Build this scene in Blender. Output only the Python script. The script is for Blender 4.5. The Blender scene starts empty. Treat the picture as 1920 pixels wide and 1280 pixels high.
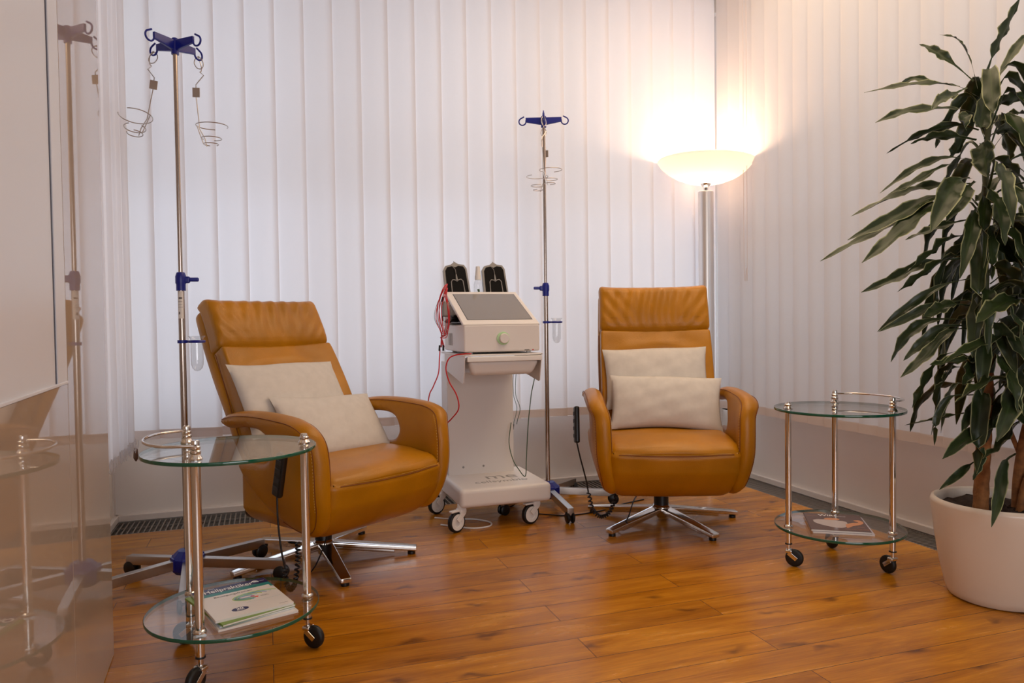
import bpy, math, random
from math import sin, cos, pi, radians, sqrt, hypot
from mathutils import Vector, Matrix, geometry
random.seed(7)
SC = bpy.context.scene
COL = SC.collection
# ------------------------------------------------------------------ camera
cam_d = bpy.data.cameras.new('camera'); cam = bpy.data.objects.new('camera', cam_d); COL.objects.link(cam)
cam_d.sensor_width = 36.0; cam_d.lens = 36.0*1385.0/1920.0; cam_d.clip_start = .02; cam_d.clip_end = 200
_y, _p, _r = radians(18.4), radians(1.49), .0135
F = Vector((sin(_y)*cos(_p), cos(_y)*cos(_p), -sin(_p))); R0 = Vector((cos(_y), -sin(_y), 0)); U0 = R0.cross(F)
RR = cos(_r)*R0 - sin(_r)*U0; UU = sin(_r)*R0 + cos(_r)*U0
cam.matrix_world = Matrix(((RR.x, UU.x, -F.x, 0), (RR.y, UU.y, -F.y, 0), (RR.z, UU.z, -F.z, 1.0), (0, 0, 0, 1)))
SC.camera = cam
# ------------------------------------------------------------------ sky, lights, exposure
W = bpy.data.worlds.new('world'); SC.world = W; W.use_nodes = True
bg = W.node_tree.nodes['Background']; bg.inputs[0].default_value = (.74, .84, 1.0, 1); bg.inputs[1].default_value = 1.95
SC.view_settings.view_transform = 'Standard'; SC.view_settings.look = 'None'
SC.view_settings.exposure = 0.0; SC.view_settings.gamma = 1.0; SC.view_settings.use_curve_mapping = False
def light(name, kind, loc, energy, color, rot=(0, 0, 0), size=None, size_y=None, radius=None):
    d = bpy.data.lights.new(name, kind); d.energy = energy; d.color = color
    if kind == 'AREA':
        d.shape = 'RECTANGLE'; d.size = size; d.size_y = size_y
    if radius is not None: d.shadow_soft_size = radius
    o = bpy.data.objects.new(name, d); COL.objects.link(o); o.location = loc; o.rotation_euler = rot
    return o
light('ceiling_bounce_fill', 'AREA', (1.95, 2.2, 3.06), 40, (1.0, .76, .50), (0, 0, 0), 1.5, 2.6)  # added warm fill standing in for ceiling bounce; no fixture hangs here
light('rear_fill_light', 'AREA', (.6, -2.35, 1.3), 54, (.97, .96, 1.0), (radians(90), 0, 0), 2.6, 1.6)  # added frontal fill from behind the camera; the rear wall has no window
# the bulb inside the floor lamp's bowl
light('floor_lamp_bulb', 'POINT', (2.55, 3.90, 1.905), 21, (1.0, .65, .41), radius=.05)

# ------------------------------------------------------------------ materials
def lin(c):
    def f(v):
        v /= 255.0
        return v/12.92 if v <= .04045 else ((v+.055)/1.055)**2.4
    return (f(c[0]), f(c[1]), f(c[2]), 1)
def mat(name, rgb, rough=.5, metal=0, spec=.5, coat=0, noise=0, nscale=8, bump=0, bscale=200, trans=0, ior=1.5, emit=None, es=0):
    m = bpy.data.materials.new(name); m.use_nodes = True; N = m.node_tree; b = N.nodes['Principled BSDF']
    c = lin(rgb); b.inputs['Base Color'].default_value = c
    b.inputs['Roughness'].default_value = rough; b.inputs['Metallic'].default_value = metal
    b.inputs['Specular IOR Level'].default_value = spec; b.inputs['Coat Weight'].default_value = coat
    b.inputs['Coat Roughness'].default_value = .05
    b.inputs['Transmission Weight'].default_value = trans; b.inputs['IOR'].default_value = ior
    if emit: b.inputs['Emission Color'].default_value = lin(emit); b.inputs['Emission Strength'].default_value = es
    if noise or bump:
        tc = N.nodes.new('ShaderNodeTexCoord')
    if noise:
        n = N.nodes.new('ShaderNodeTexNoise'); n.inputs['Scale'].default_value = nscale; n.inputs['Detail'].default_value = 5
        N.links.new(tc.outputs['Object'], n.inputs['Vector'])
        r = N.nodes.new('ShaderNodeValToRGB'); N.links.new(n.outputs[0], r.inputs[0])
        r.color_ramp.elements[0].position = .3; r.color_ramp.elements[1].position = .7
        r.color_ramp.elements[0].color = tuple(v*(1-noise) for v in c[:3])+(1,)
        r.color_ramp.elements[1].color = tuple(min(1, v*(1+noise)) for v in c[:3])+(1,)
        N.links.new(r.outputs[0], b.inputs['Base Color'])
    if bump:
        n2 = N.nodes.new('ShaderNodeTexNoise'); n2.inputs['Scale'].default_value = bscale; n2.inputs['Detail'].default_value = 3
        N.links.new(tc.outputs['Object'], n2.inputs['Vector'])
        bp = N.nodes.new('ShaderNodeBump'); bp.inputs['Strength'].default_value = bump; bp.inputs['Distance'].default_value = .002
        N.links.new(n2.outputs[0], bp.inputs['Height']); N.links.new(bp.outputs[0], b.inputs['Normal'])
    return m
LEATHER = mat('tan_leather', (174, 114, 0), .35, spec=.38, noise=.16, nscale=5, bump=.35, bscale=260)
SEAM = mat('seam_thread', (120, 62, 14), .6)
STITCH = mat('pale_stitching', (205, 165, 95), .6)
CUSH = mat('beige_linen', (216, 209, 201), .92, spec=.1, noise=.04, nscale=30, bump=.6, bscale=900)
CHROME = mat('chrome', (225, 222, 218), .09, 1)
COLST = mat('satin_column', (226, 222, 220), .34, .85)
STEEL = mat('brushed_steel', (185, 176, 168), .28, 1)
POLE = mat('stainless_tube', (178, 165, 155), .2, 1)
BLACK = mat('black_plastic', (14, 14, 16), .38)
PADF = mat('matt_black_rubber', (16, 13, 12), .75, spec=.2)
RUBBER = mat('black_rubber', (10, 10, 11), .5)
BLUE = mat('blue_plastic', (10, 26, 132), .35)
WHITE = mat('white_powder_coat', (224, 218, 214), .38)
WHITEG = mat('white_moulding', (230, 226, 222), .3)
GREYP = mat('grey_plastic', (150, 146, 142), .5)
SCREEN = mat('screen_glass', (128, 122, 118), .12, spec=.6)
REDC = mat('red_cable', (196, 20, 26), .4)
GREENC = mat('green_cable', (70, 92, 66), .45)
GREYC = mat('grey_cable', (120, 116, 112), .45)
RINGG = mat('pale_green_ring', (176, 212, 160), .4)
PANEL = mat('window_wall_white', (232, 224, 216), .5, noise=.02, nscale=3)
TRIM = mat('trim_white', (222, 212, 204), .45)
ROOMW = mat('room_wall_white', (226, 214, 200), .8)
REARW = mat('rear_wall_umber', (84, 72, 62), .8)
CEIL = mat('ceiling_white', (235, 228, 218), .9)
CABG = mat('cabinet_gloss_beige', (176, 158, 142), .02, spec=.8)
CABM = mat('cabinet_frosted_white', (212, 214, 222), .35)
NAVY = mat('door_gasket_navy', (22, 24, 52), .4)
ALU = mat('door_edge_strip', (214, 206, 200), .35)
POTM = mat('pot_white_gloss', (222, 208, 192), .3, coat=.2)
SOIL = mat('potting_soil', (52, 36, 26), .95, noise=.5, nscale=90, bump=1, bscale=300)
BARK = mat('cane_bark', (142, 92, 48), .8, noise=.35, nscale=40, bump=.8, bscale=120)
BARKD = mat('green_stem', (70, 72, 44), .7, noise=.3, nscale=60, bump=.6, bscale=120)
GRBAR = mat('grille_aluminium', (150, 142, 134), .4, .7)
DARK = mat('shaft_black', (12, 10, 9), .8)
FRAME = mat('window_frame_grey', (150, 150, 152), .5)
PAPER = mat('paper_white', (232, 228, 222), .6)
WOODT = mat('wood_toggle', (92, 62, 42), .5)

def thin_glass(name, tint, ior=1.5):
    m = bpy.data.materials.new(name); m.use_nodes = True; N = m.node_tree
    for n in list(N.nodes): N.nodes.remove(n)
    o = N.nodes.new('ShaderNodeOutputMaterial'); mx = N.nodes.new('ShaderNodeMixShader')
    t = N.nodes.new('ShaderNodeBsdfTransparent'); t.inputs[0].default_value = tint
    g = N.nodes.new('ShaderNodeBsdfGlossy'); g.inputs['Roughness'].default_value = .0
    lw = N.nodes.new('ShaderNodeLayerWeight'); lw.inputs[0].default_value = .5
    pw = N.nodes.new('ShaderNodeMath'); pw.operation = 'POWER'; pw.inputs[1].default_value = 5.0; N.links.new(lw.outputs['Facing'], pw.inputs[0])
    fr = N.nodes.new('ShaderNodeMath'); fr.operation = 'MULTIPLY_ADD'; fr.inputs[1].default_value = .95; fr.inputs[2].default_value = .045; N.links.new(pw.outputs[0], fr.inputs[0])
    N.links.new(fr.outputs[0], mx.inputs[0]); N.links.new(t.outputs[0], mx.inputs[1]); N.links.new(g.outputs[0], mx.inputs[2])
    N.links.new(mx.outputs[0], o.inputs[0]); return m
GLASS = thin_glass('clear_glass', (.97, .99, .98, 1))
VIAL = thin_glass('vial_glass', (.95, .95, .95, 1), 1.45)
GEDGE = mat('green_glass_edge', (8, 84, 62), .08, spec=.8)

def cloth_translucent(name, rgb, tr=.5):
    m = bpy.data.materials.new(name); m.use_nodes = True; N = m.node_tree
    for n in list(N.nodes): N.nodes.remove(n)
    o = N.nodes.new('ShaderNodeOutputMaterial'); mx = N.nodes.new('ShaderNodeMixShader'); mx.inputs[0].default_value = tr
    d = N.nodes.new('ShaderNodeBsdfDiffuse'); t = N.nodes.new('ShaderNodeBsdfTranslucent')
    d.inputs[0].default_value = lin(rgb); t.inputs[0].default_value = lin(rgb)
    N.links.new(d.outputs[0], mx.inputs[1]); N.links.new(t.outputs[0], mx.inputs[2]); N.links.new(mx.outputs[0], o.inputs[0])
    return m
BLIND = cloth_translucent('blind_fabric', (236, 232, 232), .42)
HEM = cloth_translucent('blind_hem', (232, 220, 214), .30)
OPAL = cloth_translucent('opal_glass', (244, 242, 240), .36)

def wood_floor():
    m = bpy.data.materials.new('oak_planks'); m.use_nodes = True; N = m.node_tree; L = N.links; b = N.nodes['Principled BSDF']
    def nd(t, **k):
        n = N.nodes.new(t)
        for a, v in k.items(): setattr(n, a, v)
        return n
    tc = nd('ShaderNodeTexCoord')
    br = nd('ShaderNodeTexBrick'); br.offset = .37; br.offset_frequency = 2
    for k, v in dict(Scale=1.0, Bias=0.0).items(): br.inputs[k].default_value = v
    br.inputs['Mortar Size'].default_value = .0011; br.inputs['Mortar Smooth'].default_value = .2
    br.inputs['Brick Width'].default_value = 1.45; br.inputs['Row Height'].default_value = .142
    br.inputs['Color1'].default_value = (0, 0, 0, 1); br.inputs['Color2'].default_value = (1, 1, 1, 1); br.inputs['Mortar'].default_value = (.5, .5, .5, 1)
    L.new(tc.outputs['Object'], br.inputs['Vector'])
    # per plank offset of the grain
    sep = nd('ShaderNodeSeparateXYZ'); L.new(tc.outputs['Object'], sep.inputs[0])
    mul = nd('ShaderNodeMath', operation='MULTIPLY'); mul.inputs[1].default_value = 37.0; L.new(br.outputs['Color'], mul.inputs[0])
    cmb = nd('ShaderNodeCombineXYZ'); L.new(sep.outputs[0], cmb.inputs[0]); L.new(sep.outputs[1], cmb.inputs[1]); L.new(mul.outputs[0], cmb.inputs[2])
    mp = nd('ShaderNodeMapping'); mp.inputs['Scale'].default_value = (.9, 7, 1); L.new(cmb.outputs[0], mp.inputs[0])
    g = nd('ShaderNodeTexNoise'); g.inputs['Scale'].default_value = 1.6; g.inputs['Detail'].default_value = 9; g.inputs['Roughness'].default_value = .62; g.inputs['Distortion'].default_value = .9
    L.new(mp.outputs[0], g.inputs['Vector'])
    mp2 = nd('ShaderNodeMapping'); mp2.inputs['Scale'].default_value = (5, 90, 1); L.new(cmb.outputs[0], mp2.inputs[0])
    g2 = nd('ShaderNodeTexNoise'); g2.inputs['Scale'].default_value = 2; g2.inputs['Detail'].default_value = 4; L.new(mp2.outputs[0], g2.inputs['Vector'])
    r = nd('ShaderNodeValToRGB'); L.new(g.outputs[0], r.inputs[0])
    cr = r.color_ramp; cr.elements[0].position = .28; cr.elements[0].color = lin((136, 80, 8)); cr.elements[1].position = .78; cr.elements[1].color = lin((218, 158, 62))
    e = cr.elements.new(.46); e.color = lin((174, 110, 16)); e = cr.elements.new(.6); e.color = lin((194, 128, 24))
    mx = nd('ShaderNodeMix', data_type='RGBA', blend_type='MULTIPLY'); mx.inputs[0].default_value = 1.0
    rg = nd('ShaderNodeMapRange'); rg.inputs[1].default_value = .3; rg.inputs[2].default_value = .7; rg.inputs[3].default_value = .82; rg.inputs[4].default_value = 1.1; L.new(g2.outputs[0], rg.inputs[0])
    L.new(r.outputs[0], mx.inputs[6]); L.new(rg.outputs[0], mx.inputs[7])
    # plank to plank tone
    r2 = nd('ShaderNodeValToRGB'); L.new(br.outputs['Color'], r2.inputs[0])
    r2.color_ramp.elements[0].color = (.88, .83, .76, 1); r2.color_ramp.elements[1].color = (1.12, 1.11, 1.06, 1)
    mx2 = nd('ShaderNodeMix', data_type='RGBA', blend_type='MULTIPLY'); mx2.inputs[0].default_value = 1; L.new(mx.outputs[2], mx2.inputs[6]); L.new(r2.outputs[0], mx2.inputs[7])
    # knots
    mp3 = nd('ShaderNodeMapping'); mp3.inputs['Scale'].default_value = (1.7, 4.6, 1); ad = nd('ShaderNodeMath', operation='ADD'); L.new(sep.outputs[0], ad.inputs[0]); L.new(mul.outputs[0], ad.inputs[1])
    cm2 = nd('ShaderNodeCombineXYZ'); L.new(ad.outputs[0], cm2.inputs[0]); L.new(sep.outputs[1], cm2.inputs[1]); dn = nd('ShaderNodeTexNoise'); dn.inputs['Scale'].default_value = 9; L.new(tc.outputs['Object'], dn.inputs['Vector'])
    va = nd('ShaderNodeVectorMath', operation='SCALE'); va.inputs[3].default_value = .12; L.new(dn.outputs['Color'], va.inputs[0]); vb = nd('ShaderNodeVectorMath', operation='ADD'); L.new(cm2.outputs[0], vb.inputs[0]); L.new(va.outputs[0], vb.inputs[1]); L.new(vb.outputs[0], mp3.inputs[0])
    v = nd('ShaderNodeTexVoronoi'); v.voronoi_dimensions = '2D'; v.inputs['Scale'].default_value = 1.0; L.new(mp3.outputs[0], v.inputs['Vector'])
    rk = nd('ShaderNodeValToRGB'); L.new(v.outputs['Distance'], rk.inputs[0])
    rk.color_ramp.elements[0].position = .02; rk.color_ramp.elements[0].color = (.16, .09, .05, 1); rk.color_ramp.elements[1].position = .10; rk.color_ramp.elements[1].color = (1, 1, 1, 1)
    mx3 = nd('ShaderNodeMix', data_type='RGBA', blend_type='MULTIPLY'); mx3.inputs[0].default_value = .65; L.new(mx2.outputs[2], mx3.inputs[6]); L.new(rk.outputs[0], mx3.inputs[7])
    mx4 = nd('ShaderNodeMix', data_type='RGBA'); L.new(br.outputs['Fac'], mx4.inputs[0]); L.new(mx3.outputs[2], mx4.inputs[6]); mx4.inputs[7].default_value = lin((60, 28, 10))
    L.new(mx4.outputs[2], b.inputs['Base Color'])
    b.inputs['Roughness'].default_value = .3; b.inputs['Specular IOR Level'].default_value = .45
    rr = nd('ShaderNodeMapRange'); rr.inputs[3].default_value = .16; rr.inputs[4].default_value = .34; L.new(g.outputs[0], rr.inputs[0]); L.new(rr.outputs[0], b.inputs['Roughness'])
    bp = nd('ShaderNodeBump'); bp.inputs['Strength'].default_value = .25; bp.inputs['Distance'].default_value = .002
    sb = nd('ShaderNodeMath', operation='SUBTRACT'); L.new(g2.outputs[0], sb.inputs[0]); L.new(br.outputs['Fac'], sb.inputs[1]); L.new(sb.outputs[0], bp.inputs['Height']); L.new(bp.outputs[0], b.inputs['Normal'])
    return m
OAK = wood_floor()

def leaf_mat(name, mid, edge, stripe=.34):
    m = bpy.data.materials.new(name); m.use_nodes = True; N = m.node_tree; b = N.nodes['Principled BSDF']; L = N.links
    uv = N.nodes.new('ShaderNodeUVMap'); sp = N.nodes.new('ShaderNodeSeparateXYZ'); L.new(uv.outputs[0], sp.inputs[0])
    a = N.nodes.new('ShaderNodeMath'); a.operation = 'SUBTRACT'; a.inputs[1].default_value = .5; L.new(sp.outputs[0], a.inputs[0])
    c = N.nodes.new('ShaderNodeMath'); c.operation = 'ABSOLUTE'; L.new(a.outputs[0], c.inputs[0])
    r = N.nodes.new('ShaderNodeValToRGB'); L.new(c.outputs[0], r.inputs[0])
    cr = r.color_ramp; cr.elements[0].position = 0; cr.elements[0].color = lin(tuple(int(v*1.25) for v in mid))
    cr.elements[1].position = .5; cr.elements[1].color = lin(edge)
    e = cr.elements.new(.06); e.color = lin(mid); e = cr.elements.new(.42); e.color = lin(mid); e = cr.elements.new(.48); e.color = lin(edge)
    n = N.nodes.new('ShaderNodeTexNoise'); n.inputs['Scale'].default_value = 14
    tc = N.nodes.new('ShaderNodeTexCoord'); L.new(tc.outputs['Object'], n.inputs['Vector'])
    mr = N.nodes.new('ShaderNodeMapRange'); mr.inputs[3].default_value = .6; mr.inputs[4].default_value = 1.3; L.new(n.outputs[0], mr.inputs[0])
    mx = N.nodes.new('ShaderNodeMix'); mx.data_type = 'RGBA'; mx.blend_type = 'MULTIPLY'; mx.inputs[0].default_value = 1
    L.new(r.outputs[0], mx.inputs[6]); L.new(mr.outputs[0], mx.inputs[7]); L.new(mx.outputs[2], b.inputs['Base Color'])
    b.inputs['Roughness'].default_value = .38; b.inputs['Specular IOR Level'].default_value = .4
    return m
LEAF = leaf_mat('dracaena_leaf', (40, 54, 24), (158, 162, 118))

# ------------------------------------------------------------------ mesh helpers
def vec(p): return Vector(p)
def catmull(pts, k=6):
    P = [vec(p) for p in pts]; P = [P[0]*2-P[1]]+P+[P[-1]*2-P[-2]]; out = []
    for i in range(1, len(P)-2):
        for j in range(k):
            t = j/k; a, b, c, d = P[i-1:i+3]
            out.append(.5*((2*b)+(c-a)*t+(2*a-5*b+4*c-d)*t*t+(3*b-a-3*c+d)*t**3))
    out.append(P[-2]); return out
class MB:
    def __init__(s): s.v = []; s.f = []; s.uv = None
    def add(s, vs, fs, M=None):
        o = len(s.v)
        for p in vs:
            p = vec(p); s.v.append(tuple(M @ p) if M else tuple(p))
        s.f += [tuple(i+o for i in f) for f in fs]; return s
    def tube(s, pts, r, n=8, cap=True, smooth=0, closed=False):
        P = catmull(pts, smooth) if smooth else [vec(p) for p in pts]
        m = len(P); rings = []
        up = None
        for i in range(m):
            if closed: t = (P[(i+1) % m]-P[i-1])
            else: t = P[min(i+1, m-1)]-P[max(i-1, 0)]
            t.normalize()
            if up is None:
                a = Vector((0, 0, 1)) if abs(t.z) < .9 else Vector((1, 0, 0)); up = t.cross(a).normalized()
            else:
                up = (up-t*up.dot(t)); up = up.normalized() if up.length > 1e-6 else t.orthogonal().normalized()
            w = t.cross(up); rr = r(i/(m-1)) if callable(r) else r
            rings.append([P[i]+(up*cos(2*pi*k/n)+w*sin(2*pi*k/n))*rr for k in range(n)])
        vs = [p for g in rings for p in g]; fs = []
        for i in range(m if closed else m-1):
            j = (i+1) % m
            for k in range(n): fs.append((i*n+k, i*n+(k+1) % n, j*n+(k+1) % n, j*n+k))
        if cap and not closed: fs.append(tuple(range(n-1, -1, -1))); fs.append(tuple((m-1)*n+k for k in range(n)))
        return s.add(vs, fs)
    def cyl(s, p0, p1, r, n=20, r1=None):
        return s.tube([p0, p1], (lambda t: r+(r1-r)*t) if r1 is not None else r, n)
    def lathe(s, prof, n=28, c=(0, 0, 0), M=None):
        vs = []; fs = []
        for (r, z) in prof:
            for k in range(n): vs.append((c[0]+r*cos(2*pi*k/n), c[1]+r*sin(2*pi*k/n), c[2]+z))
        for i in range(len(prof)-1):
            for k in range(n): fs.append((i*n+k, i*n+(k+1) % n, (i+1)*n+(k+1) % n, (i+1)*n+k))
        if prof[0][0] > 1e-5: fs.append(tuple(range(n-1, -1, -1)))
        if prof[-1][0] > 1e-5: fs.append(tuple((len(prof)-1)*n+k for k in range(n)))
        return s.add(vs, fs, M)
    def lathe_open(s, prof, n=28, c=(0, 0, 0), M=None):
        vs = []; fs = []
        for (r, z) in prof:
            for k in range(n): vs.append((c[0]+r*cos(2*pi*k/n), c[1]+r*sin(2*pi*k/n), c[2]+z))
        for i in range(len(prof)-1):
            for k in range(n): fs.append((i*n+k, i*n+(k+1) % n, (i+1)*n+(k+1) % n, (i+1)*n+k))
        return s.add(vs, fs, M)
    def box(s, lo, hi, M=None):
        x0, y0, z0 = lo; x1, y1, z1 = hi
        vs = [(x0, y0, z0), (x1, y0, z0), (x1, y1, z0), (x0, y1, z0), (x0, y0, z1), (x1, y0, z1), (x1, y1, z1), (x0, y1, z1)]
        return s.add(vs, [(0, 3, 2, 1), (4, 5, 6, 7), (0, 1, 5, 4), (1, 2, 6, 5), (2, 3, 7, 6), (3, 0, 4, 7)], M)
    def rbox(s, lo, hi, r, n=1, k=3, deform=None, M=None):
        lo = vec(lo); hi = vec(hi); c = (lo+hi)/2; h = (hi-lo)/2; r = min(r, h.x*.999, h.y*.999, h.z*.999)
        def axis(a):
            st = [-a+r*(1-cos(pi/2*i/k)) for i in range(k)]
            m = max(1, n if isinstance(n, int) else 1)
            mid = [-(a-r)+2*(a-r)*i/m for i in range(m+1)]
            return st+mid+[-x for x in reversed(st)]
        A = [axis(h.x), axis(h.y), axis(h.z)]; key = {}; vs = []; fs = []
        def pt(q):
            inn = Vector([max(-(h[i]-r), min(h[i]-r, q[i])) for i in range(3)]); d = Vector(q)-inn
            p = inn+d.normalized()*r if d.length > 1e-9 else Vector(q)
            kk = tuple(round(x, 6) for x in q)
            if kk not in key:
                key[kk] = len(vs); p = p+c
                if deform: p = vec(deform(p))
                vs.append(tuple(p))
            return key[kk]
        for ax in range(3):
            u, w = (ax+1) % 3, (ax+2) % 3
            for sg in (-1, 1):
                for i in range(len(A[u])-1):
                    for j in range(len(A[w])-1):
                        ids = []
                        for (a, b) in ((i, j), (i+1, j), (i+1, j+1), (i, j+1)):
                            q = [0, 0, 0]; q[ax] = sg*h[ax]; q[u] = A[u][a]; q[w] = A[w][b]; ids.append(pt(q))
                        if sg < 0: ids.reverse()
                        fs.append(tuple(ids))
        return s.add(vs, fs, M)
    def plate(s, outline, t0, t1, M=None):
        """prism over a 2D outline between two depths (local z)"""
        n = len(outline); vs = [(x, y, t0) for x, y in outline]+[(x, y, t1) for x, y in outline]
        fs = [tuple(range(n-1, -1, -1)), tuple(range(n, 2*n))]+[(i, (i+1) % n, n+(i+1) % n, n+i) for i in range(n)]
        return s.add(vs, fs, M)
    def build(s, name, m, parent=None, ang=40, flat=False):
        me = bpy.data.meshes.new(name); me.from_pydata(s.v, [], s.f); me.update()
        if not flat:
            me.shade_smooth(); me.set_sharp_from_angle(angle=radians(ang))
        me.materials.append(m)
        o = bpy.data.objects.new(name, me); COL.objects.link(o)
        if parent: o.parent = parent
        if not flat and len(s.f) < 30000:
            wn = o.modifiers.new('weighted_normals', 'WEIGHTED_NORMAL'); wn.weight = 100; wn.keep_sharp = True
        return o
def thing(name, label, cat, loc=(0, 0, 0), rz=0, group=None):
    o = bpy.data.objects.new(name, None); COL.objects.link(o); o.location = loc; o.rotation_euler = (0, 0, rz); o.empty_display_size = .05
    return tag(o, label, cat, group)
def tag(o, label, cat, group=None, kind=None):
    o['label'] = label; o['category'] = cat
    if group: o['group'] = group
    if kind: o['kind'] = kind
    return o
def struct(o, label=None):
    o['kind'] = 'structure'
    if label: o['label'] = label
    return o
def text(name, body, size, m, M, parent=None, ext=.0002, align='LEFT', bold=0):
    cu = bpy.data.curves.new(name, 'FONT'); cu.body = body; cu.size = size; cu.extrude = ext; cu.align_x = align; cu.offset = bold
    cu.materials.append(m); o = bpy.data.objects.new(name, cu); COL.objects.link(o)
    me = bpy.data.meshes.new_from_object(o); bpy.data.objects.remove(o); o = bpy.data.objects.new(name, me); COL.objects.link(o)
    if parent: o.parent = parent
    o.matrix_local = M; return o
def dist_outline(p, out):
    best = 9
    for i in range(len(out)):
        a = out[i]; b = out[(i+1) % len(out)]; dx, dy = b[0]-a[0], b[1]-a[1]; L2 = dx*dx+dy*dy+1e-12
        t = max(0, min(1, ((p[0]-a[0])*dx+(p[1]-a[1])*dy)/L2)); best = min(best, hypot(a[0]+t*dx-p[0], a[1]+t*dy-p[1]))
    return best
def inside(p, out):
    c = False; n = len(out)
    for i in range(n):
        a = out[i]; b = out[i-1]
        if (a[1] > p[1]) != (b[1] > p[1]) and p[0] < (b[0]-a[0])*(p[1]-a[1])/(b[1]-a[1])+a[0]: c = not c
    return c
def puff(outline, T, r, step, place):
    """inflated panel over an outline: place(x, z, side*thickness, distance) -> point"""
    o2 = [tuple(p[:2]) for p in catmull([(x, y, 0) for x, y in outline]+[(outline[0][0], outline[0][1], 0)], 4)][:-1]
    xs = [p[0] for p in o2]; ys = [p[1] for p in o2]; pts = [Vector(p) for p in o2]; n = len(pts)
    offs = [r*f for f in (.06, .2, .42, .7)]
    g = set()
    x = min(xs)
    while x < max(xs):
        y = min(ys)
        while y < max(ys):
            if inside((x, y), o2) and dist_outline((x, y), o2) > r*.85: pts.append(Vector((x, y)))
            y += step
        x += step
    for of in offs:
        for i in range(n):
            a = Vector(o2[i-1]); b = Vector(o2[(i+1) % n]); t = (b-a).normalized(); nn = Vector((-t.y, t.x))
            for s in (1, -1):
                q = Vector(o2[i])+nn*of*s
                if inside(q, o2) and abs(dist_outline(q, o2)-of) < of*.12: pts.append(q)
    ed = [(i, (i+1) % n) for i in range(n)]
    V, E, Fc, *_ = geometry.delaunay_2d_cdt(pts, ed, [], 1, 1e-5)
    mb = MB(); d = []
    for p in V:
        dd = dist_outline(p, o2); d.append(0 if dd < 1e-4 else dd)
    top = {}; bot = {}; vs = []
    for i, p in enumerate(V):
        q = 1-min(d[i]/r, 1); t = T*sqrt(max(0, 1-q*q))
        top[i] = len(vs); vs.append(place(p[0], p[1], t, d[i]))
        if d[i] == 0: bot[i] = top[i]
        else: bot[i] = len(vs); vs.append(place(p[0], p[1], -t, d[i]))
    fs = [tuple(top[i] for i in f) for f in Fc]+[tuple(bot[i] for i in reversed(f)) for f in Fc]
    return mb.add(vs, fs)
def rotz(a): return Matrix.Rotation(a, 4, 'Z')
def T3(x, y, z): return Matrix.Translation((x, y, z))
# ================================================================== ROOM
XL, XR, YB = -.76, 2.89, 4.24     # left wall, right wall, back wall (room faces)
struct(MB().box((-3.2, -2.6, -.05), (2.70, 3.96, 0)).build('floor', OAK, flat=True))
struct(MB().box((-3.2, -2.6, 3.12), (3.3, 4.7, 3.2)).build('ceiling', CEIL, flat=True))
struct(MB().box((-3.2, -2.7, -.2), (3.3, -2.6, 3.2)).build('wall_rear', REARW, flat=True))
struct(MB().box((-.96, 2.2, -.2), (XL, 3.2, 3.2)).box((-.96, 3.2, -.2), (XL, 4.5, .415)).box((-.96, 4.12, .415), (XL, 4.5, 3.2)).box((-.96, 3.2, 3.02), (XL, 4.12, 3.2)).box((-3.2, 2.1, -.2), (-.76, 2.2, 3.2)).box((-3.3, -2.7, -.2), (-3.2, 2.2, 3.2)).build('wall_left', ROOMW, flat=True))
# low wall and windows along the back
mb = MB().box((XL, YB, -.2), (XR+.2, YB+.24, .415)).box((XL, YB, 3.02), (XR+.2, YB+.24, 3.12)); struct(mb.build('wall_back', PANEL, flat=True))
mb = MB().box((XR, .35, -.2), (XR+.24, YB, .415)).box((XR, .35, 3.02), (XR+.24, YB, 3.12)).box((XR, -2.6, -.2), (XR+.24, .35, 3.12)).box((XR, YB-.10, .4), (XR+.24, YB+.24, 3.12)); struct(mb.build('wall_right', PANEL, flat=True))
def window_frame(name, a, b, fixed, axis, mull, trans):
    mb = MB()
    def bar(lo, hi, z0, z1, d=.06):
        if axis == 'x': mb.box((lo, fixed-d/2, z0), (hi, fixed+d/2, z1))
        else: mb.box((fixed-d/2, lo, z0), (fixed+d/2, hi, z1))
    bar(a, b, .415, .47); bar(a, b, 2.96, 3.02)
    for m in mull: bar(m-.035, m+.035, .47, 2.96)
    for t in trans: bar(a, b, t-.04, t+.04)
    o = mb.build(name, FRAME, flat=True); return struct(o)
window_frame('window_1', XL, XR, YB+.13, 'x', (XL+.03, .42, 1.62, XR-.03), (1.86,))
window_frame('window_2', .36, YB-.1, XR+.13, 'y', (.4, 1.55, 2.75, YB-.14), (1.86,))
window_frame('window_3', 3.2, 4.12, XL-.1, 'y', (3.24, 4.08), (1.86,))
struct(MB().box((-1.2, 4.75, 3.0), (3.4, 6.1, 3.15)).build('unseen_shade_slab', ROOMW, flat=True))  # unseen slab added outside to dim the upper part of the back blind
# trim along the bottom of the low walls
struct(MB().rbox((XL, YB-.022, .0), (XR, YB+.001, .034), .004).build('baseboard_back', TRIM))
struct(MB().rbox((XR-.022, .4, .0), (XR+.001, YB, .034), .004).build('baseboard_right', TRIM))
struct(MB().rbox((XL-.001, 2.6, .0), (XL+.022, YB, .034), .004).build('baseboard_left', TRIM))
# panel joints of the low walls
struct(MB().box((1.243, YB-.003, .034), (1.248, YB, .415)).build('trim_1', SEAM, flat=True))
struct(MB().box((XL, YB-.05, .034), (XL+.006, YB, .415)).build('trim_2', TRIM, flat=True))
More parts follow.
